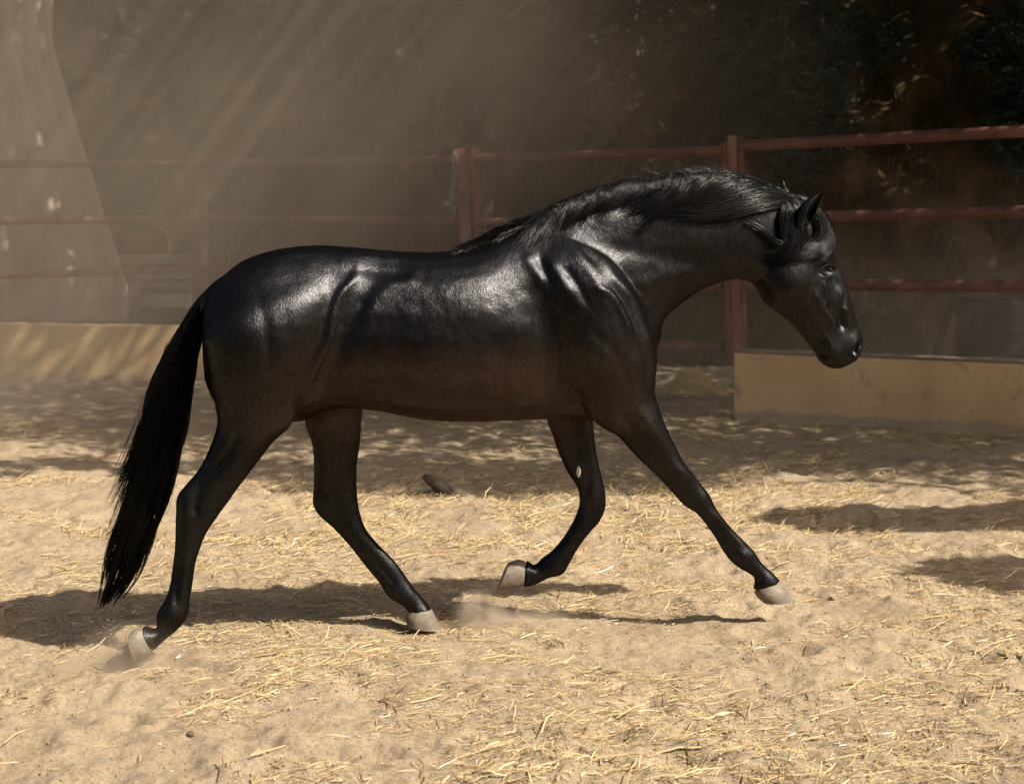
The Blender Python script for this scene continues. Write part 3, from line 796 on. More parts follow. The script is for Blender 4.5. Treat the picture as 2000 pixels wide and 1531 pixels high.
# mane
CR = np.array([(945, 478), (985, 456), (1030, 432), (1080, 408), (1130, 386), (1190, 366), (1250, 353), (1320, 343), (1390, 338), (1440, 345), (1485, 360), (1525, 378), (1552, 392)], float)
nC = len(CR) - 1
def skin_or(x, y, yd, lift):
    q_ = on_skin(x, y, lift)
    if q_ is None or q_.y > yc(q_.x) + 0.05: return Ph(x, y, yd)
    return q_
paths, rad = [], []
K = 16
def crest(t):
    c = catmull(CR, np.array([min(max(t, 0), nC - 1e-6)]))[0]
    c2 = catmull(CR, np.array([min(max(t - 0.15, 0), nC - 1e-6)]))[0]
    d = c2 - c
    if np.hypot(*d) < 1e-6: d = np.array([-1, 0.3])
    return c, d / np.hypot(*d)
clump = {}
def mane_strand(t, lift, wv=1.0, fly=False):
    c, d = crest(t)
    u = t / nC
    ck = (int(t * 3.6 + rh.random() * 0.6), rh.integers(3))
    if ck not in clump: clump[ck] = (rh.normal(0, 1), rh.normal(0, 1), rh.random() * 6.28, rh.random(), rh.random())
    e1, e2, ph, cu, cl_ = clump[ck]
    if u < 0.22: L = 35 + 60 * cl_ + rh.uniform(-8, 8); down = -0.14 + 0.2 * cu + rh.normal(0, 0.03)
    elif u < 0.60: L = 60 + 28 * cl_ + rh.uniform(-22, 14); down = 0.52 + 0.22 * cu + rh.normal(0, 0.14)
    else:
        k_ = (u - 0.60) / 0.4
        L = 70 + 90 * cl_ + k_ * (50 + 120 * cu) + rh.uniform(-25, 15); down = 0.08 + 0.75 * cu + rh.normal(0, 0.05)
    p = np.array([-d[1], d[0]]); 
    if p[1] < 0: p = -p                      # pointing down the neck
    pts = []
    amp = (2.0 if u < 0.6 else 4.5 + 3 * cl_) * wv
    off = rh.normal(0, 2.5)
    pos = c + p * (rh.uniform(-9, 12) if u > 0.15 else rh.uniform(-14, -3))
    step = L / (K - 1)
    hdir = d * 1.0 + p * (down + 0.35 * (1 if u > 0.6 else 0))
    for i in range(K):
        g_ = i / (K - 1)
        tgt = d + p * down * (1 - 0.55 * g_)
        hdir = hdir * 0.8 + tgt * 0.2
        hd = hdir / np.hypot(*hdir)
        wob = amp * math.sin(ph + g_ * (6.5 + e2) + 0.10 * off) * (g_ ** 0.8)
        q2 = pos + p * wob
        lf = (lift * 0.5 + 0.012 * cu) * (0.4 + math.sin(math.pi * g_ ** 0.7) * 0.9) + 0.001
        if fly:
            q2 = q2 - p * (14 * math.sin(math.pi * g_) + 6 * g_)
            pts.append(Ph(q2[0], q2[1], YC - 0.02 - 0.03 * g_))
        else:
            w3 = skin_or(q2[0], q2[1], YC - 0.004 - 0.02 * g_, lf)
            pts.append(w3)
        pos = pos + hd * step
    pts = np.array([tuple(p_) for p_ in pts])
    # smooth depth
    for _ in range(2):
        pts[1:-1, 1] = (pts[:-2, 1] + pts[1:-1, 1] * 2 + pts[2:, 1]) / 4
    return pts
for i in range(7500):
    t = nC * rh.random() ** 0.72
    paths.append(mane_strand(t, rh.uniform(0.002, 0.022 if t > 0.6 * nC else 0.008))); rad.append(rh.uniform(0.0008, 0.0016))
for i in range(60):
    paths.append(mane_strand(nC * rh.uniform(0.05, 0.95), 0.01, 1.5, True)); rad.append(rh.uniform(0.0004, 0.0008))
strands("mane", paths, rad, horse)

# forelock: over the forehead, swept back under the ear
paths, rad = [], []
GU = [[(1540, 386), (1578, 398), (1603, 425), (1610, 452), (1598, 478), (1566, 494), (1520, 500), (1478, 496)],
      [(1535, 388), (1570, 402), (1596, 432), (1600, 462), (1582, 486), (1548, 502), (1505, 508), (1490, 505)],
      [(1545, 388), (1585, 405), (1609, 438), (1616, 462), (1610, 482), (1596, 494), (1575, 502), (1550, 510)],
      [(1528, 392), (1534, 420), (1530, 450), (1524, 475), (1505, 470), (1485, 452), (1466, 440), (1440, 432)],
      [(1520, 385), (1525, 405), (1520, 430), (1523, 455), (1526, 480), (1524, 492), (1521, 505), (1519, 512)]]
GU.append([(1532, 388), (1545, 412), (1552, 440), (1550, 468), (1538, 488), (1515, 498), (1500, 500), (1495, 503)])
GU.append([(1560, 392), (1592, 408), (1608, 436), (1613, 462), (1605, 484), (1590, 496), (1580, 506), (1576, 512)])
WG = [0.16, 0.14, 0.22, 0.05, 0.04, 0.21, 0.18]
for i in range(2600):
    gi = rh.choice(7, p=WG); gpts = np.array(GU[gi], float)
    wdt = (8, 8, 8, 3.5, 3.5, 15, 8)[gi]
    of = rh.normal(0, 1, 2) * wdt * 0.6
    t = np.linspace(0, (len(gpts) - 1) * (rh.uniform(0.50, 0.95) if gi != 3 else rh.uniform(0.8, 1.0)) - 1e-6, 20)
    c = catmull(gpts, t); g_ = np.linspace(0, 1, 20)
    ph = rh.random() * 6.28
    x = c[:, 0] + of[0] * (0.5 + g_) + 1.6 * np.sin(g_ * 7 + ph); y = c[:, 1] + of[1] * (0.5 + g_) + 1.6 * np.cos(g_ * 6 + ph)
    lf = rh.uniform(0.003, 0.018)
    pts = np.array([tuple(skin_or(x[j], y[j], YC - 0.03, lf * (0.5 + math.sin(math.pi * g_[j])))) for j in range(20)])
    for _ in range(3): pts[1:-1, 1] = (pts[:-2, 1] + pts[1:-1, 1] * 2 + pts[2:, 1]) / 4
    paths.append(pts); rad.append(rh.uniform(0.0006, 0.0013))
strands("forelock", paths, rad, horse)

# ------------------------------------------------------------------ fence
def rail_obj(p0, p1, r, parent, name="rail", mat=M_RED, sag=0.0):
    pts = []
    for i in range(7):
        t = i / 6; q = p0.lerp(p1, t); q = q + Vector((0, 0, -sag * 4 * t * (1 - t)))
        pts.append(q)
    return Bm().tube(pts, r, 16).done(name, mat, parent)
def post_obj(x0, y0, x1, y1, Y, wpx, dep, parent, name="post", mat=M_REDPOST):
    """square post from top pixel to bottom pixel"""
    a = P(x0, y0, Y); b = P(x1, y1, Y)
    ww = wpx * Y / FPX
    m = (a + b) / 2; d = (a - b); L = d.length
    rot = Vector((0, 0, 1)).rotation_difference(d).to_matrix()
    return Bm().box(m, (ww, dep, L), rot, 0.006).done(name, mat, parent)
# left run
fl = empty("pipe_fence", P(385, 720, 18.6))
tag(fl, "dusty red pipe fence with three rails behind the horse's tail", "fence")
for (a, b) in (((-420, 325), (385, 319)), ((-420, 440), (385, 427)), ((-420, 552), (385, 526))):
    rail_obj(P(*a, 16.6), P(*b, 18.6), 0.042, fl)
for (a, b) in (((392, 319), (890, 312)), ((392, 427), (892, 432)), ((392, 526), (892, 560))):
    rail_obj(P(*a, 18.6), P(*b, 15.9), 0.040, fl)
post_obj(379, 300, 385, 690, 18.55, 15, 0.10, fl); post_obj(397, 305, 402, 690, 18.65, 12, 0.08, fl)
post_obj(899, 291, 922, 660, 15.85, 21, 0.12, fl); post_obj(-420, 300, -420, 690, 16.5, 18, 0.1, fl)
Bm().box(P(914, 287, 15.9), (0.36, 0.16, 0.025), None, 0.004).done("cap_plate", M_DARKWOOD, fl)
# gate
gt = empty("pipe_gate", P(1170, 770, 14.8))
tag(gt, "red four-rail pipe gate between the double posts behind the horse's neck", "gate")
def gy(x): return 15.6 + (13.7 - 15.6) * (x - 930) / (1412 - 930)
for (y0, y1) in ((311, 295), (436, 425), (568, 560), (672, 677)):
    rail_obj(P(932, y0, gy(932)), P(1412, y1, gy(1412)), 0.047, gt)
post_obj(927, 290, 945, 690, gy(930), 15, 0.08, gt, "stile"); post_obj(1413, 278, 1424, 712, gy(1413), 13, 0.08, gt, "stile")
# right run
fr = empty("pipe_fence", P(1437, 700, 13.5))
tag(fr, "red pipe fence standing on the yellow wall in front of the horse's face", "fence")
for (a, b) in (((1444, 286), (2450, 232)), ((1444, 428), (2450, 402)), ((1444, 556), (2450, 562))):
    rail_obj(P(*a, 13.5), P(*b, 11.0), 0.049, fr)
post_obj(1428, 266, 1438, 712, 13.5, 17, 0.12, fr); post_obj(1446, 268, 1452, 690, 13.72, 12, 0.08, fr)
post_obj(2450, 215, 2450, 700, 10.95, 22, 0.12, fr)
tag(post_obj(952, 292, 958, 700, 16.9, 20, 0.12, None, "wooden_post", M_DARKWOOD), "dark wooden post standing just behind the red gate's left end", "post")
# chain with a ring on the double post
ch = Bm()
pts = [(886, 298), (886, 306), (885, 322), (887, 334), (886, 346), (885, 358), (884, 368), (883, 376), (884, 397), (885, 407), (887, 418)]
for i, (x, y) in enumerate(pts):
    q_ = P(x, y, 15.70)
    ch.torus(q_, 0.020, 0.006, 'Y' if i % 2 else 'X', 1.9, 12, 5)
ch.torus(P(885, 386, 15.69), 0.032, 0.008, 'Y', 1.0, 18, 6)
tag(ch.done("chain", M_CHAIN), "pale blue-grey chain with a ring hanging beside the double red post", "chain")

# ------------------------------------------------------------------ low walls
def wall(name, p0, p1, th, h0, h1, mat, label, capm=None, seg=40, cap_h=0.035):
    root = empty(name, ((p0[0] + p1[0]) / 2, (p0[1] + p1[1]) / 2, 0))
    tag(root, label, "wall")
    d = Vector((p1[0] - p0[0], p1[1] - p0[1], 0)); L = d.length; d.normalize(); nrm = Vector((d.y, -d.x, 0))
    if nrm.y > 0: nrm = -nrm                 # towards the camera
    V, F = [], []
    for i in range(seg + 1):
        t = i / seg; b = Vector((p0[0], p0[1], 0)) + d * L * t
        h = h0 + (h1 - h0) * t + 0.006 * random.uniform(-1, 1)
        j = 0.006 * random.uniform(-1, 1)
        V += [b + Vector((0, 0, -0.3)) + nrm * j, b + Vector((0, 0, h)) + nrm * j, b - nrm * th + Vector((0, 0, h)), b - nrm * th + Vector((0, 0, -0.3))]
    for i in range(seg):
        for k in range(3):
            F.append((i * 4 + k, (i + 1) * 4 + k, (i + 1) * 4 + k + 1, i * 4 + k + 1))
    F.append((0, 1, 2, 3)); F.append(tuple(seg * 4 + k for k in (3, 2, 1, 0)))
    bm_ = bmesh.new()
    vs = [bm_.verts.new(v) for v in V]
    for f in F: bm_.faces.new([vs[i] for i in f])
    bmesh.ops.recalc_face_normals(bm_, faces=bm_.faces)
    me = bpy.data.meshes.new("face"); bm_.to_mesh(me); bm_.free()
    o = link_mesh("plaster_face", me, mat, root)
    bv = o.modifiers.new("b", 'BEVEL'); bv.width = 0.012; bv.segments = 2; bv.limit_method = 'ANGLE'
    if capm:
        a = Vector((p0[0], p0[1], 0)) - nrm * (th / 2); b = Vector((p1[0], p1[1], 0)) - nrm * (th / 2)
        m = (a + b) / 2; rz = math.atan2(d.y, d.x)
        from mathutils import Matrix
        slope = math.atan2(h1 - h0, L)
        R = Matrix.Rotation(rz, 3, 'Z') @ Matrix.Rotation(-slope, 3, 'Y')
        Bm().box(m + Vector((0, 0, (h0 + h1) / 2 + cap_h / 2 - 0.004)), (L, th + 0.012, cap_h), R, 0.008).done("coping", capm, root)
    return root
wall("low_wall", ((1433 - 1000) * 13.05 / 3000, 13.05), (6.5, 10.9), 0.32, 0.585, 0.545, M_YWALL,
     "low yellow plastered wall under the red fence, in front of the horse's face", M_CONC, cap_h=0.018)
pz = P(1475, 695, 13.03)
wall("low_wall", (-9.0, 16.9), ((900 - 1000) * 16.0 / 3000, 16.6), 0.32, 0.66, 0.60, M_YWALL,
     "low ochre wall veiled in dust, behind the horse's tail", None)
k = Bm().box(((930 + 1432) / 2 * 0.0048 - 4.8 - 0.1, 14.55, 0.0), (2.75, 0.34, 0.16), None, 0.02).done("kerb", M_CONC)
tag(k, "low concrete kerb across the foot of the red gate", "kerb")

# ------------------------------------------------------------------ bank behind
NB, MB = 220, 120
xs = np.linspace(-14, 14, NB); vs_ = np.linspace(0, 1, MB)
VX, VV = np.meshgrid(xs, vs_)
foot = 19.6 - 0.10 * (VX + 3)
prof_y = foot + 4.2 * VV ** 1.3
prof_z = -0.25 + 8.2 * VV ** 0.85
n1 = fbm(VX * 0.8 + 60, prof_z * 0.8, 4); n2 = fbm(VX * 3.1, prof_z * 2.2 + 30, 4)
prof_y = prof_y + 1.3 * n1 * np.clip(VV * 5, 0, 1) + 0.35 * n2 * np.clip(VV * 5, 0, 1)
prof_z = prof_z + 0.2 * n2
top = np.stack([VX[-1:], np.full_like(VX[-1:], 60.0), prof_z[-1:] + 0.3], -1)
Vb = np.concatenate([np.stack([VX, prof_y, prof_z], -1), top], 0)
ii = np.arange(Vb.shape[0] * NB).reshape(Vb.shape[0], NB)
Fb = np.stack([ii[:-1, :-1], ii[:-1, 1:], ii[1:, 1:], ii[1:, :-1]], -1).reshape(-1, 4)
bk = npmesh("hillside", Vb.reshape(-1, 3), Fb, M_BANK); tag(bk, kind="structure")
bank_bvh = BVHTree.FromPolygons([tuple(v) for v in Vb.reshape(-1, 3)], Fb.tolist())
def bank_pt(px_, py_):
    h = bank_bvh.ray_cast(CAMP, (P(px_, py_, 6.0) - CAMP).normalized())
    return h[0]

# leaves
def leaves(name, centres, dirs, L, W, mat, parent=None, seed=5, per=8, spread=0.12, frond=0.22, drop=0.6):
    r = np.random.default_rng(seed)
    V, C = [], []
    for c, d in zip(centres, dirs):
        d = np.array(d, float) + r.normal(0, 0.35, 3); d[2] -= drop * 0.5; d /= np.linalg.norm(d)
        s = np.cross(d, [0, 0, 1.0]); s /= np.linalg.norm(s) + 1e-6
        u = np.cross(s, d); tone = r.random()
        for j in range(per):
            t = (j // 2 + 0.6) / (per / 2) * frond; sg = 1 if j % 2 else -1
            o = np.array(c) + d * t
            ld = (s * sg * 0.85 + d * 0.45 + u * r.normal(0, 0.3) + r.normal(0, 0.12, 3)); ld /= np.linalg.norm(ld)
            ws = np.cross(ld, u + r.normal(0, 0.5, 3)); ws /= np.linalg.norm(ws) + 1e-6
            l = L * r.uniform(0.7, 1.15); w_ = W * r.uniform(0.8, 1.1)
            V += [o, o + ld * l * 0.35 + ws * w_ * 0.5, o + ld * l, o + ld * l * 0.35 - ws * w_ * 0.5,
                  ]
            tt = min(1, max(0, tone * 0.7 + r.random() * 0.3)); C += [tt] * 4
    V = np.array(V); n = len(V) // 4
    F = np.arange(n * 4).reshape(n, 4)
    C = np.array(C); C = np.stack([C, C, C, np.ones_like(C)], -1)
    return npmesh(name, V, F, mat, parent, smooth=False, col=C)
rs = np.random.default_rng(77)
def hanging(name, label, poly, n, seed, branches, lift=(0.1, 0.9), cat="shrub"):
    """poly: list of px blobs (cx,cy,rx,ry,weight)"""
    r = np.random.default_rng(seed)
    q0 = bank_pt(poly[0][0], poly[0][1]); root = empty(name, q0)
    tag(root, label, cat)
    wts = np.array([b[4] for b in poly], float); wts /= wts.sum()
    cs, ds = [], []
    for i in range(n):
        b = poly[r.choice(len(poly), p=wts)]
        a = r.random() * 6.28; rad_ = math.sqrt(r.random())
        x = b[0] + b[2] * rad_ * math.cos(a); y = b[1] + b[3] * rad_ * math.sin(a)
        q_ = bank_pt(x, y)
        if q_ is None: continue
        f = r.uniform(*lift)
        q_ = q_ + (CAMP - q_).normalized() * f
        cs.append(tuple(q_)); ds.append((r.normal(0, 0.6), -0.5, -0.2))
    leaves("foliage", cs, ds, 0.085, 0.040, M_LEAF, root, seed)
    bmm = Bm()
    for br in branches:
        pts = []
        for (x, y) in br:
            q_ = bank_pt(x, y); pts.append(q_ + (CAMP - q_).normalized() * 0.35)
        bmm.tube(pts, 0.035, 7, True, 0.012)
    bmm.done("branch", M_TWIG, root)
hanging("hanging_shrub", "large dark green shrub hanging down the bank above the red fence, over the horse's head",
        [(1560, 60, 190, 80, 3.0), (1530, 170, 120, 80, 3), (1590, 210, 70, 90, 2.2), (1470, 200, 70, 60, 1.2), (1560, 300, 60, 60, 0.7), (1700, 70, 80, 50, 0.8), (1430, 110, 90, 50, 0.8)],
        2300, 8, [[(1372, 275), (1388, 256), (1412, 236), (1440, 222)], [(1540, 0), (1530, 120), (1545, 230)], [(1600, -10), (1610, 90), (1590, 200)], [(1500, 0), (1480, 80), (1450, 160)]])
hanging("hanging_shrub", "green shrub drooping down the bank at the right edge of the photo",
        [(2000, 230, 70, 110, 3), (1990, 60, 50, 80, 1.5), (1900, 90, 28, 32, 0.8), (1945, 60, 35, 35, 0.6), (2080, 150, 90, 160, 2.5)],
        1300, 9, [[(2040, -20), (2010, 90), (1990, 220)], [(2010, 20), (1950, 50), (1900, 90)]])
hanging("hanging_shrub", "thin yellowish shrub trailing down the bank above the red gate",
        [(1250, 15, 90, 30, 1.5), (1300, 120, 60, 60, 0.8), (1380, 110, 25, 90, 1.0), (1400, 60, 60, 40, 1), (1180, 40, 60, 30, 0.5)],
        330, 10, [[(1390, -10), (1370, 60), (1350, 130)], [(1250, -20), (1240, 40), (1262, 90)]], (0.05, 0.4))
# weeds and dry stems on the bank
def weeds(name, label, boxes, n, seed, L, W, mat, per=6, frond=0.1, lift=0.2):
    r = np.random.default_rng(seed); cs, ds = [], []
    for i in range(n):
        b = boxes[r.integers(len(boxes))]
        q_ = bank_pt(r.uniform(b[0], b[2]), r.uniform(b[1], b[3]))
        if q_ is None: continue
        cs.append(tuple(q_ + (CAMP - q_).normalized() * r.uniform(0, lift))); ds.append((r.normal(0, 0.6), -0.6, 0.9))
    o = leaves(name, cs, ds, L, W, mat, None, seed, per, 0.1, frond, 0.0)
    return tag(o, label, "weeds", kind="stuff")
weeds("weeds", "low green weeds at the foot of the bank behind the gate", [(1250, 600, 1500, 720), (1480, 610, 1800, 700), (1300, 570, 1440, 680)], 1700, 31, 0.05, 0.022, M_WEED)
def stems(name, label, boxes, n, seed, Lr, mat, tone):
    r = np.random.default_rng(seed); V, F, C = [], [], []
    for i in range(n):
        b = boxes[r.integers(len(boxes))]
        q_ = bank_pt(r.uniform(b[0], b[2]), r.uniform(b[1], b[3]))
        if q_ is None: continue
        q_ = q_ + (CAMP - q_).normalized() * r.uniform(0.0, 0.2)
        L = r.uniform(*Lr); d = Vector((r.normal(0, 0.35), -0.3 + r.normal(0, 0.2), r.choice([1, -1]) * 1.0)).normalized()
        w_ = r.uniform(0.003, 0.007); k0 = len(V)
        cv = r.normal(0, 0.25)
        for t in (0, 0.5, 1):
            c_ = q_ + d * L * t + Vector((cv * L * t * t, 0, 0))
            V += [c_ + Vector((w_ * (1 - t * .6), 0, 0)), c_ - Vector((w_ * (1 - t * .6), 0, 0))]
        F += [[k0, k0 + 1, k0 + 3, k0 + 2], [k0 + 2, k0 + 3, k0 + 5, k0 + 4]]
        tt = r.random(); cc = [tone[0][j] + (tone[1][j] - tone[0][j]) * tt for j in range(3)] + [1]
        C += [cc] * 6
    o = npmesh(name, np.array([tuple(v) for v in V]), np.array(F), mat, None, False, np.array(C))
    return tag(o, label, "dry grass", kind="stuff")
stems("dry_grass", "dry brown grass and stems growing on the earth bank", [(250, 60, 2050, 560), (1250, 560, 2050, 720), (420, 300, 1300, 560)], 5200, 41, (0.08, 0.42), M_STRAW, ((0.045, 0.034, 0.017), (0.13, 0.095, 0.05)))

# straw behind the kerb
def pile(px_, w_, n, seed, Y0, ztop):
    r = np.random.default_rng(seed); V, F, C = [], [], []
    for i in range(n):
        u = r.normal(0, 0.42); x = (px_ - 1000) * Y0 / FPX + u * w_ * 0.5; y = Y0 + r.normal(0, 0.14)
        z = 0.05 + ztop * math.exp(-(u / 0.5) ** 2) * r.random()
        a = r.normal(0.1, 0.7); L = r.uniform(0.05, 0.2); d = Vector((math.cos(a), r.normal(0, .4), math.sin(a) * 0.6)).normalized(); wd = 0.0035
        k0 = len(V); c_ = Vector((x, y, z))
        V += [c_ - d * L / 2 + Vector((0, 0, wd)), c_ - d * L / 2 - Vector((0, 0, wd)), c_ + d * L / 2 - Vector((0, 0, wd)), c_ + d * L / 2 + Vector((0, 0, wd))]
        F.append([k0, k0 + 1, k0 + 2, k0 + 3]); t = r.random()
        C += [[0.55 + 0.25 * t, 0.42 + 0.22 * t, 0.18 + 0.18 * t, 1]] * 4
    return npmesh("straw_pile", np.array([tuple(v) for v in V]), np.array(F), M_STRAW, None, False, np.array(C))
tag(pile(1355, 0.62, 2200, 51, 14.85, 0.24), "small heap of bright straw lying behind the kerb under the gate", "straw", kind="stuff")

# ------------------------------------------------------------------ things at the left
# canvas sheet
nx, nz = 90, 70
V = []
for j in range(nz):
    t = j / (nz - 1)
    ypx = -60 + (628 + 60) * t
    xr = 118 + (262 - 118) * max(0, (ypx - 90)) / (560 - 90) if ypx > 90 else 118
    xr = min(xr, 262)
    for i in range(nx):
        s = i / (nx - 1); x = -420 + (xr + 420) * s
        fold = 0.10 * math.sin(s * 34 + 2.0 * t) * (0.4 + 0.6 * t) + 0.06 * math.sin(s * 71 + 4 * t * s) + 0.05 * math.sin(s * 19 - t * 5)
        Yb = 19.0 - 0.35 * s + fold + 0.5 * t * 0.3
        V.append(P(x, ypx, 19.0) + Vector((0, Yb - 19.0, 0)))
F = [(j * nx + i, j * nx + i + 1, (j + 1) * nx + i + 1, (j + 1) * nx + i) for j in range(nz - 1) for i in range(nx - 1)]
o = pydata("canvas_sheet", V, F, M_TARP); s = o.modifiers.new("s", 'SOLIDIFY'); s.thickness = 0.006
tag(o, "tall pale canvas sheet hanging in folds behind the left end of the fence", "sheet")
# pallets
pl = empty("wooden_pallet", P(255, 612, 18.75)); tag(pl, "weathered grey wooden pallet crate standing behind the ochre wall, dusty", "pallet")
def board(x0, y0, x1, y1, Y, th=0.03):
    a = P(x0, y0, Y); b = P(x1, y1, Y); c_ = (a + b) / 2
    Bm().box(c_, (abs(b.x - a.x), th, abs(a.z - b.z)), None, 0.004).done("board", M_WOOD, pl)
board(112, 497, 392, 516, 18.95); board(112, 524, 392, 545, 18.97); board(140, 550, 392, 562, 19.05); board(112, 574, 392, 600, 18.95)
for (x0, x1) in ((112, 138), (248, 270), (372, 392)):
    a = P(x0, 516, 19.02); b = P(x1, 612, 19.02); Bm().box((a + b) / 2, (b.x - a.x, 0.05, a.z - b.z), None, 0.004).done("stringer", M_WOOD, pl)
for x in (170, 200): board(x, 556, x + 20, 566, 18.98)
# red tub
tb = Bm(); c_ = P(275, 497, 19.6); rr_ = []
b_ = tb.b; prof = [(0.20, 0.0), (0.22, 0.1), (0.25, 0.26), (0.265, 0.27), (0.265, 0.29), (0.235, 0.285), (0.215, 0.1), (0.0, 0.05)]
for (r_, z_) in prof:
    rr_.append([b_.verts.new(c_ + Vector((r_ * math.cos(k * math.pi / 14), r_ * math.sin(k * math.pi / 14), z_))) for k in range(28)])
for i in range(len(rr_) - 1):
    for k in range(28): b_.faces.new((rr_[i][k], rr_[i][(k + 1) % 28], rr_[i + 1][(k + 1) % 28], rr_[i + 1][k]))
b_.faces.new(rr_[0][::-1])
tag(tb.done("plastic_tub", M_TUB), "faded red tub standing on the stacked pallets beside the canvas sheet", "tub")
hp = [(225, 436), (255, 434), (285, 434), (308, 440), (322, 452), (329, 466), (331, 482), (330, 498)]
tag(Bm().tube([P(x, y, 19.55 - 0.02 * i) for i, (x, y) in enumerate(hp)], 0.017, 8).done("hose", M_ORANGE), "arched orange hose above the faded red tub", "hose")
tag(Bm().tube([P(x, y, 19.5) for (x, y) in [(365, 442), (369, 452), (374, 468), (377, 482), (377, 498)]], 0.012, 8).done("hose", M_ORANGE), "short orange hose end just left of the dusty fence post", "hose")
# things at the right
dr = empty("water_drum", P(1945, 720, 15.2)); tag(dr, "dusty blue-grey plastic drum behind the yellow wall, right edge of the photo", "drum")
c_ = P(1950, 760, 15.2); c_.z = 0.0
tb = Bm(); rr_ = []; b_ = tb.b
prof = [(0.0, 0.0), (0.36, 0.0), (0.40, 0.05), (0.405, 0.3), (0.42, 0.32), (0.405, 0.34), (0.41, 0.62), (0.425, 0.64), (0.41, 0.66), (0.40, 0.92), (0.36, 0.985), (0.05, 1.0), (0.0, 1.0)]
for (r_, z_) in prof:
    rr_.append([b_.verts.new(c_ + Vector((max(r_, .001) * math.cos(k * math.pi / 20), max(r_, .001) * math.sin(k * math.pi / 20), z_))) for k in range(40)])
for i in range(len(rr_) - 1):
    for k in range(40): b_.faces.new((rr_[i][k], rr_[i][(k + 1) % 40], rr_[i + 1][(k + 1) % 40], rr_[i + 1][k]))
tb.done("shell", M_BLUE, dr)
Bm().tube([c_ + Vector((-0.2, 0.1, 0.985)), c_ + Vector((-0.2, 0.1, 1.01))], 0.04, 16).done("cap", M_BLUE, dr)
pp = [P(1872, 566, 15.4), P(1850, 620, 15.3), P(1826, 700, 15.2), P(1818, 740, 15.2)]
tag(Bm().tube(pp, 0.035, 10).done("leaning_pole", M_BLUE), "blue-grey pole leaning behind the yellow wall beside the drum", "pole")
# dark stake near the pallets and straw clods
def rock(c_, sx, sy, sz, mat, seed, rot=0.0, name="stone"):
    r = np.random.default_rng(seed)
    b_ = bmesh.new(); bmesh.ops.create_icosphere(b_, subdivisions=3, radius=1.0)
    ofs = r.random(3) * 9
    for v_ in b_.verts:
        n_ = 1 + 0.5 * float(vnoise(v_.co.x * 1.6 + ofs[0], v_.co.y * 1.6 + v_.co.z + ofs[1])) + 0.25 * float(vnoise(v_.co.x * 5 + ofs[2], v_.co.z * 5))
        p = Vector((v_.co.x * sx, v_.co.y * sy, v_.co.z * sz)) * n_
        ca, sa = math.cos(rot), math.sin(rot)
        v_.co = Vector((p.x * ca - p.z * sa, p.y, p.x * sa + p.z * ca)) + Vector(c_)
    me = bpy.data.meshes.new(name); b_.to_mesh(me); b_.free(); me.shade_smooth()
    return link_mesh(name, me, mat)
def gp(px_, py_, lift=0.0):
    Y = FPX * CZ / (py_ - HOR); x = (px_ - 1000) * Y / FPX
    return Vector((x, Y, float(H(x, Y)) + lift))
q_ = gp(868, 972, 0.035)
tag(rock(q_, 0.15, 0.06, 0.042, M_CLOD, 5, -0.6, "wood_chunk"), "dark brown chunk of wood lying in the shaded straw under the horse's belly", "wood")
tag(rock(gp(551, 1078, 0.008), 0.016, 0.014, 0.013, M_STONE, 6), "small brown stone on the sand between the hind legs", "stone")
tag(rock(gp(372, 1452, 0.004), 0.013, 0.012, 0.010, M_CLOD, 7), "tiny dark stone on the sand at the bottom left of the photo", "stone")
tag(rock(gp(708, 1375, 0.006), 0.014, 0.010, 0.008, M_CLOD, 8), "tiny dark stone on the sand below the far hind hoof", "stone")
tag(rock(gp(1625, 1172, 0.004), 0.014, 0.012, 0.009, M_STONE, 9), "pale small stone on the sand right of the near front hoof", "stone")

# ------------------------------------------------------------------ trees out of frame that shade the back of the pen, plus added blockers behind the camera
def shade_tree(label, trunk, blobs, n, seed, size=0.105, gap=-0.34, grow=1.0):
    r = np.random.default_rng(seed)
    root = empty("tree", (trunk[0], trunk[1], trunk[2])); tag(root, label, "tree", kind=None)
    b = Bm()
    top = Vector((trunk[0] - 0.4, trunk[1], trunk[2] + 3.2))
    base = Vector(trunk)
    b.tube([base - Vector((0, 0, 0.4)), base.lerp(top, 0.5) + Vector((0.15, 0, 0)), top], 0.26, 10, True, 0.17)
    for (x, y, z, rx, ry, rz, w_) in blobs[::max(1, len(blobs) // 9)]:
        e = Vector((x, y, z)); m = top.lerp(e, 0.5) + Vector((0, 0, 0.3))
        b.tube([top, m, e], 0.045, 8, True, 0.015)
    b.done("trunk", M_BARK, root)
    wts = np.array([q[6] for q in blobs], float); wts /= wts.sum()
    pick = r.choice(len(blobs), n, p=wts)
    B = np.array([q[:6] for q in blobs])[pick]; B[:, 3:5] *= grow
    d = r.normal(0, 1, (n, 3)); d /= np.linalg.norm(d, axis=1)[:, None]
    c = B[:, :3] + d * (r.random(n) ** 0.45)[:, None] * B[:, 3:6]
    # clumpy gaps
    keep = (fbm(c[:, 0] * 0.9 + seed, c[:, 1] * 0.9 + c[:, 2] * 0.6, 2) > gap)
    c = c[keep]; n = len(c)
    a = r.normal(0, 1, (n, 3)); a /= np.linalg.norm(a, axis=1)[:, None]
    s = np.cross(a, r.normal(0, 1, (n, 3))); s /= np.linalg.norm(s, axis=1)[:, None]
    L = size * r.uniform(0.6, 1.3, n)[:, None]
    V = np.stack([c - a * L, c + s * L * 0.5, c + a * L, c - s * L * 0.5], 1).reshape(-1, 3)
    F = np.arange(n * 4).reshape(n, 4)
    t = np.repeat(r.random(n), 4); C = np.stack([t, t, t, np.ones_like(t)], -1)
    npmesh("crown", V, F, M_LEAF2, root, False, C)
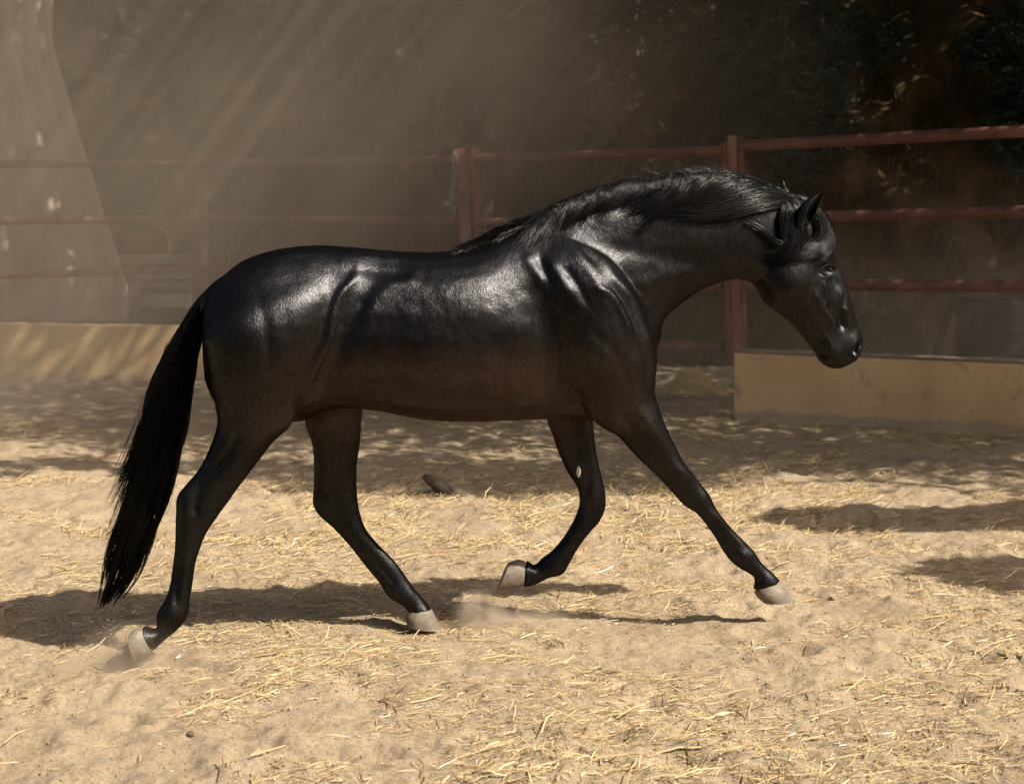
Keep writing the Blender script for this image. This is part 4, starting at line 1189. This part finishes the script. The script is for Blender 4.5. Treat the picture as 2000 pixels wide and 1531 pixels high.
# crown blobs sit up-sun of the ground they shade: ground point + h/SUN.z*SUN
def over(gx, gy_, h, rx, ry, rz, w_=1.0):
    return (gx + SUN.x / SUN.z * h, gy_ + SUN.y / SUN.z * h, h, rx, ry, rz, w_)
shade_tree("broad leafy tree right of the pen, out of the photo, shading the gate side",
           (8.6, 12.5, 0.0),
           [over(0.6, 12.2, 5.6, 2.2, 2.5, 0.7, 2), over(3.2, 11.5, 5.8, 2.2, 2.2, 0.8, 2), over(-1.9, 12.8, 5.6, 2.0, 2.6, 0.7, 2), over(5.5, 12.5, 6.2, 2.2, 2.6, 0.8, 1.6),
            over(0.4, 15.5, 6.6, 2.8, 2.4, 0.8, 2), over(4.6, 15.8, 6.6, 2.8, 2.4, 0.8, 2), over(-0.2, 9.9, 5.0, 1.7, 0.9, 0.4, 1.3), over(1.6, 14.8, 6.4, 1.5, 1.2, 0.5, 1), over(2.2, 11.0, 5.4, 1.8, 1.0, 0.4, 1)], 46000, 61, 0.072, -0.5, 1.05)
shade_tree("broad leafy tree beyond the bank, out of the photo, shading the ochre wall side",
           (3.2, 23.6, 6.5),
           [over(gx + 0.4 * math.sin(gy * 3), gy, 6.2 + 0.28 * (gy - 11) + 0.3 * math.sin(gx * 2 + gy), 1.8, 1.8, 0.5, 1.0 if gy < 18 else 2.3)
            for gy in np.arange(13.0, 27.5, 1.6) for gx in np.arange(-12, 9.5, 1.6) if not (gx > -2.2 and gy < 14.5)]
           + [over(-3.0, 10.3, 5.4, 1.6, 0.35, 0.4, 0.5), over(-2.9, 12.2, 6.0, 1.5, 0.6, 0.4, 0.5)], 170000, 62, 0.095, -9, 1.0)
shade_tree("low leafy tree beside the camera, out of the photo, shading the sand at the right",
           (8.0, 6.3, 0.0),
           [over(2.35, 8.35, 4.6, 1.0, 0.42, 0.3, 1.2), over(2.3, 6.9, 4.2, 0.42, 0.36, 0.25, 0.5), over(3.6, 8.6, 4.6, 1.0, 0.5, 0.3, 1)], 2600, 63, 0.12)

shade_tree("unseen leafy tree added behind the camera to cut sand bounce on the horse",  # added, unseen: shades the near sand so less light bounces onto the horse
           (1.5, -5.5, 0.0),
           [over(-3.0, 0.6, 5.6, 3.0, 2.4, 0.8, 2), over(2.0, 0.8, 5.6, 3.0, 2.2, 0.8, 2), over(-7.5, 0.6, 6.0, 3.0, 2.6, 0.9, 2), over(6.5, 0.8, 6.0, 3.0, 2.4, 0.9, 2),
            over(-5.5, -4.0, 7.0, 4.0, 3.0, 1.0, 2), over(1.0, -4.0, 7.0, 4.0, 3.0, 1.0, 2), over(7.0, -4.0, 7.0, 3.5, 3.0, 1.0, 2)], 36000, 64, 0.14)
def sky_blocker(label, blobs, n, seed):
    r = np.random.default_rng(seed); B = np.array([b[:6] for b in blobs]); root = empty("sky_blocker_tree", (blobs[0][0], blobs[0][1], 0)); tag(root, label, "tree")
    pick = r.integers(len(blobs), size=n); d = r.normal(0, 1, (n, 3)); d /= np.linalg.norm(d, axis=1)[:, None]
    c = B[pick, :3] + d * (r.random(n) ** 0.4)[:, None] * B[pick, 3:6]; c = c[c[:, 2] > 0.05]; n = len(c)
    a = r.normal(0, 1, (n, 3)); a /= np.linalg.norm(a, axis=1)[:, None]; s_ = np.cross(a, r.normal(0, 1, (n, 3))); s_ /= np.linalg.norm(s_, axis=1)[:, None]
    L = 0.22 * r.uniform(0.6, 1.3, n)[:, None]
    V = np.stack([c - a * L, c + s_ * L * 0.5, c + a * L, c - s_ * L * 0.5], 1).reshape(-1, 3); t = np.repeat(r.random(n), 4)
    npmesh("crown", V, np.arange(n * 4).reshape(n, 4), M_LEAF2, root, False, np.stack([t, t, t, np.ones_like(t)], -1))
    b = Bm()
    for q in blobs: b.tube([Vector((q[0], q[1], -0.3)), Vector((q[0] + 0.1, q[1], q[2]))], 0.16, 8, True, 0.08)
    b.done("trunk", M_BARK, root)
    return root
for x in (-15, -11.5, -8, -4.5, -1, 2.5, 6, 9.5):  # added unseen row, keeps bright low sky out of the coat's reflections
    sky_blocker("one of the unseen dark trees added behind the camera to block low sky light", [(x, -13.5 + 0.6 * math.sin(x), 3.2, 2.4, 1.4, 3.6)], 4200, int(71 + x))["group"] = "dark trees in a row behind the camera"

# ------------------------------------------------------------------ dust in the air
def dust(name, label, lo, hi, blobs, dens, nscale, nlo, nhi, step=0.0, col_=(0.92, 0.78, 0.62), aniso=0.2):
    """blobs: (centre, radii, weight) ellipsoids of soft density inside a box"""
    lo = Vector(lo); hi = Vector(hi); c_ = (lo + hi) / 2
    me = bpy.data.meshes.new(name); b_ = bmesh.new(); bmesh.ops.create_cube(b_, size=1.0)
    for v_ in b_.verts: v_.co = Vector((v_.co.x * (hi.x - lo.x), v_.co.y * (hi.y - lo.y), v_.co.z * (hi.z - lo.z)))
    b_.to_mesh(me); b_.free()
    o = bpy.data.objects.new(name, me); o.location = c_; COL.objects.link(o)
    m = bpy.data.materials.new(name); m.use_nodes = True; nt = m.node_tree
    for n_ in list(nt.nodes): nt.nodes.remove(n_)
    out = nt.nodes.new("ShaderNodeOutputMaterial"); pv = nt.nodes.new("ShaderNodeVolumePrincipled")
    pv.inputs["Color"].default_value = (*col_, 1); pv.inputs["Anisotropy"].default_value = aniso
    tc_ = nt.nodes.new("ShaderNodeTexCoord")
    tot = None
    for (bc, br, wt) in blobs:
        mp = nt.nodes.new("ShaderNodeMapping"); mp.vector_type = 'POINT'
        bc = Vector(bc) - c_
        mp.inputs["Location"].default_value = (-bc.x / br[0], -bc.y / br[1], -bc.z / br[2])
        mp.inputs["Scale"].default_value = (1 / br[0], 1 / br[1], 1 / br[2])
        nt.links.new(tc_.outputs["Object"], mp.inputs[0])
        ln = nt.nodes.new("ShaderNodeVectorMath"); ln.operation = 'LENGTH'; nt.links.new(mp.outputs[0], ln.inputs[0])
        mr_ = nt.nodes.new("ShaderNodeMapRange"); mr_.interpolation_type = 'SMOOTHSTEP'
        mr_.inputs[1].default_value = 1.0; mr_.inputs[2].default_value = 0.0; mr_.inputs[3].default_value = 0.0; mr_.inputs[4].default_value = wt
        nt.links.new(ln.outputs["Value"], mr_.inputs[0])
        if tot is None: tot = mr_.outputs[0]
        else:
            ad = nt.nodes.new("ShaderNodeMath"); ad.operation = 'ADD'; nt.links.new(tot, ad.inputs[0]); nt.links.new(mr_.outputs[0], ad.inputs[1]); tot = ad.outputs[0]
    nz_ = nt.nodes.new("ShaderNodeTexNoise"); nz_.inputs["Scale"].default_value = nscale; nz_.inputs["Detail"].default_value = 3
    nt.links.new(tc_.outputs["Object"], nz_.inputs["Vector"])
    mr_ = nt.nodes.new("ShaderNodeMapRange"); nt.links.new(nz_.outputs["Fac"], mr_.inputs[0])
    mr_.inputs[1].default_value = nlo; mr_.inputs[2].default_value = nhi; mr_.inputs[3].default_value = 0.15; mr_.inputs[4].default_value = 1.0
    m1 = nt.nodes.new("ShaderNodeMath"); m1.operation = 'MULTIPLY'; nt.links.new(tot, m1.inputs[0]); nt.links.new(mr_.outputs[0], m1.inputs[1])
    m2 = nt.nodes.new("ShaderNodeMath"); m2.operation = 'MULTIPLY'; nt.links.new(m1.outputs[0], m2.inputs[0]); m2.inputs[1].default_value = dens
    nt.links.new(m2.outputs[0], pv.inputs["Density"]); nt.links.new(pv.outputs[0], out.inputs["Volume"])
    me.materials.append(m)
    return tag(o, label, "dust", kind="stuff")
dust("dust_cloud", "pale dust hanging in the air over the left half of the pen", (-8, 8.5, -0.3), (7.5, 18.5, 5.5),
     [((-3.6, 13.5, 1.2), (4.2, 5.0, 3.4), 1.0), ((-1.2, 13.5, 3.2), (2.6, 4.5, 2.6), 0.7), ((-4.0, 13.5, 4.0), (3.5, 4.5, 2.6), 0.7), ((0.3, 13.5, 2.6), (3.2, 4.5, 3.0), 0.30), ((1.5, 13, 0.5), (3.5, 4.2, 1.5), 0.32), ((4.5, 12.6, 0.5), (4.2, 4.0, 2.2), 0.30)],
     0.27, 0.5, 0.30, 0.65)

a_ = gp(190, 1305)
dust("dust_puff", "puff of sand dust kicked up behind the near hind hoof at the bottom left", (a_.x - 0.50, a_.y - 0.32, -0.04), (a_.x + 0.42, a_.y + 0.30, 0.26),
     [((a_.x + 0.12, a_.y, 0.03), (0.26, 0.18, 0.16), 0.8), ((a_.x - 0.06, a_.y - 0.10, 0.0), (0.42, 0.22, 0.09), 0.9)], 8.0, 9.0, 0.38, 0.62)
a_ = gp(960, 1222)
dust("dust_puff", "small puff of sand dust hanging over the ground below the raised front hoof", (a_.x - 0.22, a_.y - 0.2, -0.03), (a_.x + 0.42, a_.y + 0.2, 0.2),
     [((a_.x - 0.04, a_.y, 0.03), (0.13, 0.12, 0.14), 1.0), ((a_.x + 0.14, a_.y, 0.01), (0.26, 0.14, 0.07), 0.6)], 24.0, 12.0, 0.38, 0.62)
# grains of sand in the air behind the hoof
r = np.random.default_rng(5); n = 500
c = Ph(252, 1262, 5.60); V = []; 
for i in range(n):
    u = abs(r.normal(0, 0.12)); a = r.uniform(2.2, 3.7)
    p = c + Vector((u * math.cos(a), r.normal(0, 0.05), u * math.sin(a) * 0.7 + 0.02))
    if p.z < 0.0: p.z = 0.005 + r.random() * 0.02
    q = r.uniform(0.0006, 0.0018)
    V += [p + Vector((q, 0, -q)), p + Vector((-q, q, -q)), p + Vector((-q, -q, -q)), p + Vector((0, 0, q))]
F = []
for i in range(n): F += [[4 * i, 4 * i + 1, 4 * i + 2], [4 * i, 4 * i + 1, 4 * i + 3], [4 * i + 1, 4 * i + 2, 4 * i + 3], [4 * i + 2, 4 * i, 4 * i + 3]]
tag(npmesh("flying_sand", np.array([tuple(v) for v in V]), np.array(F), M_SAND, smooth=False), "grains of sand thrown up behind the near hind hoof", "sand", kind="stuff")
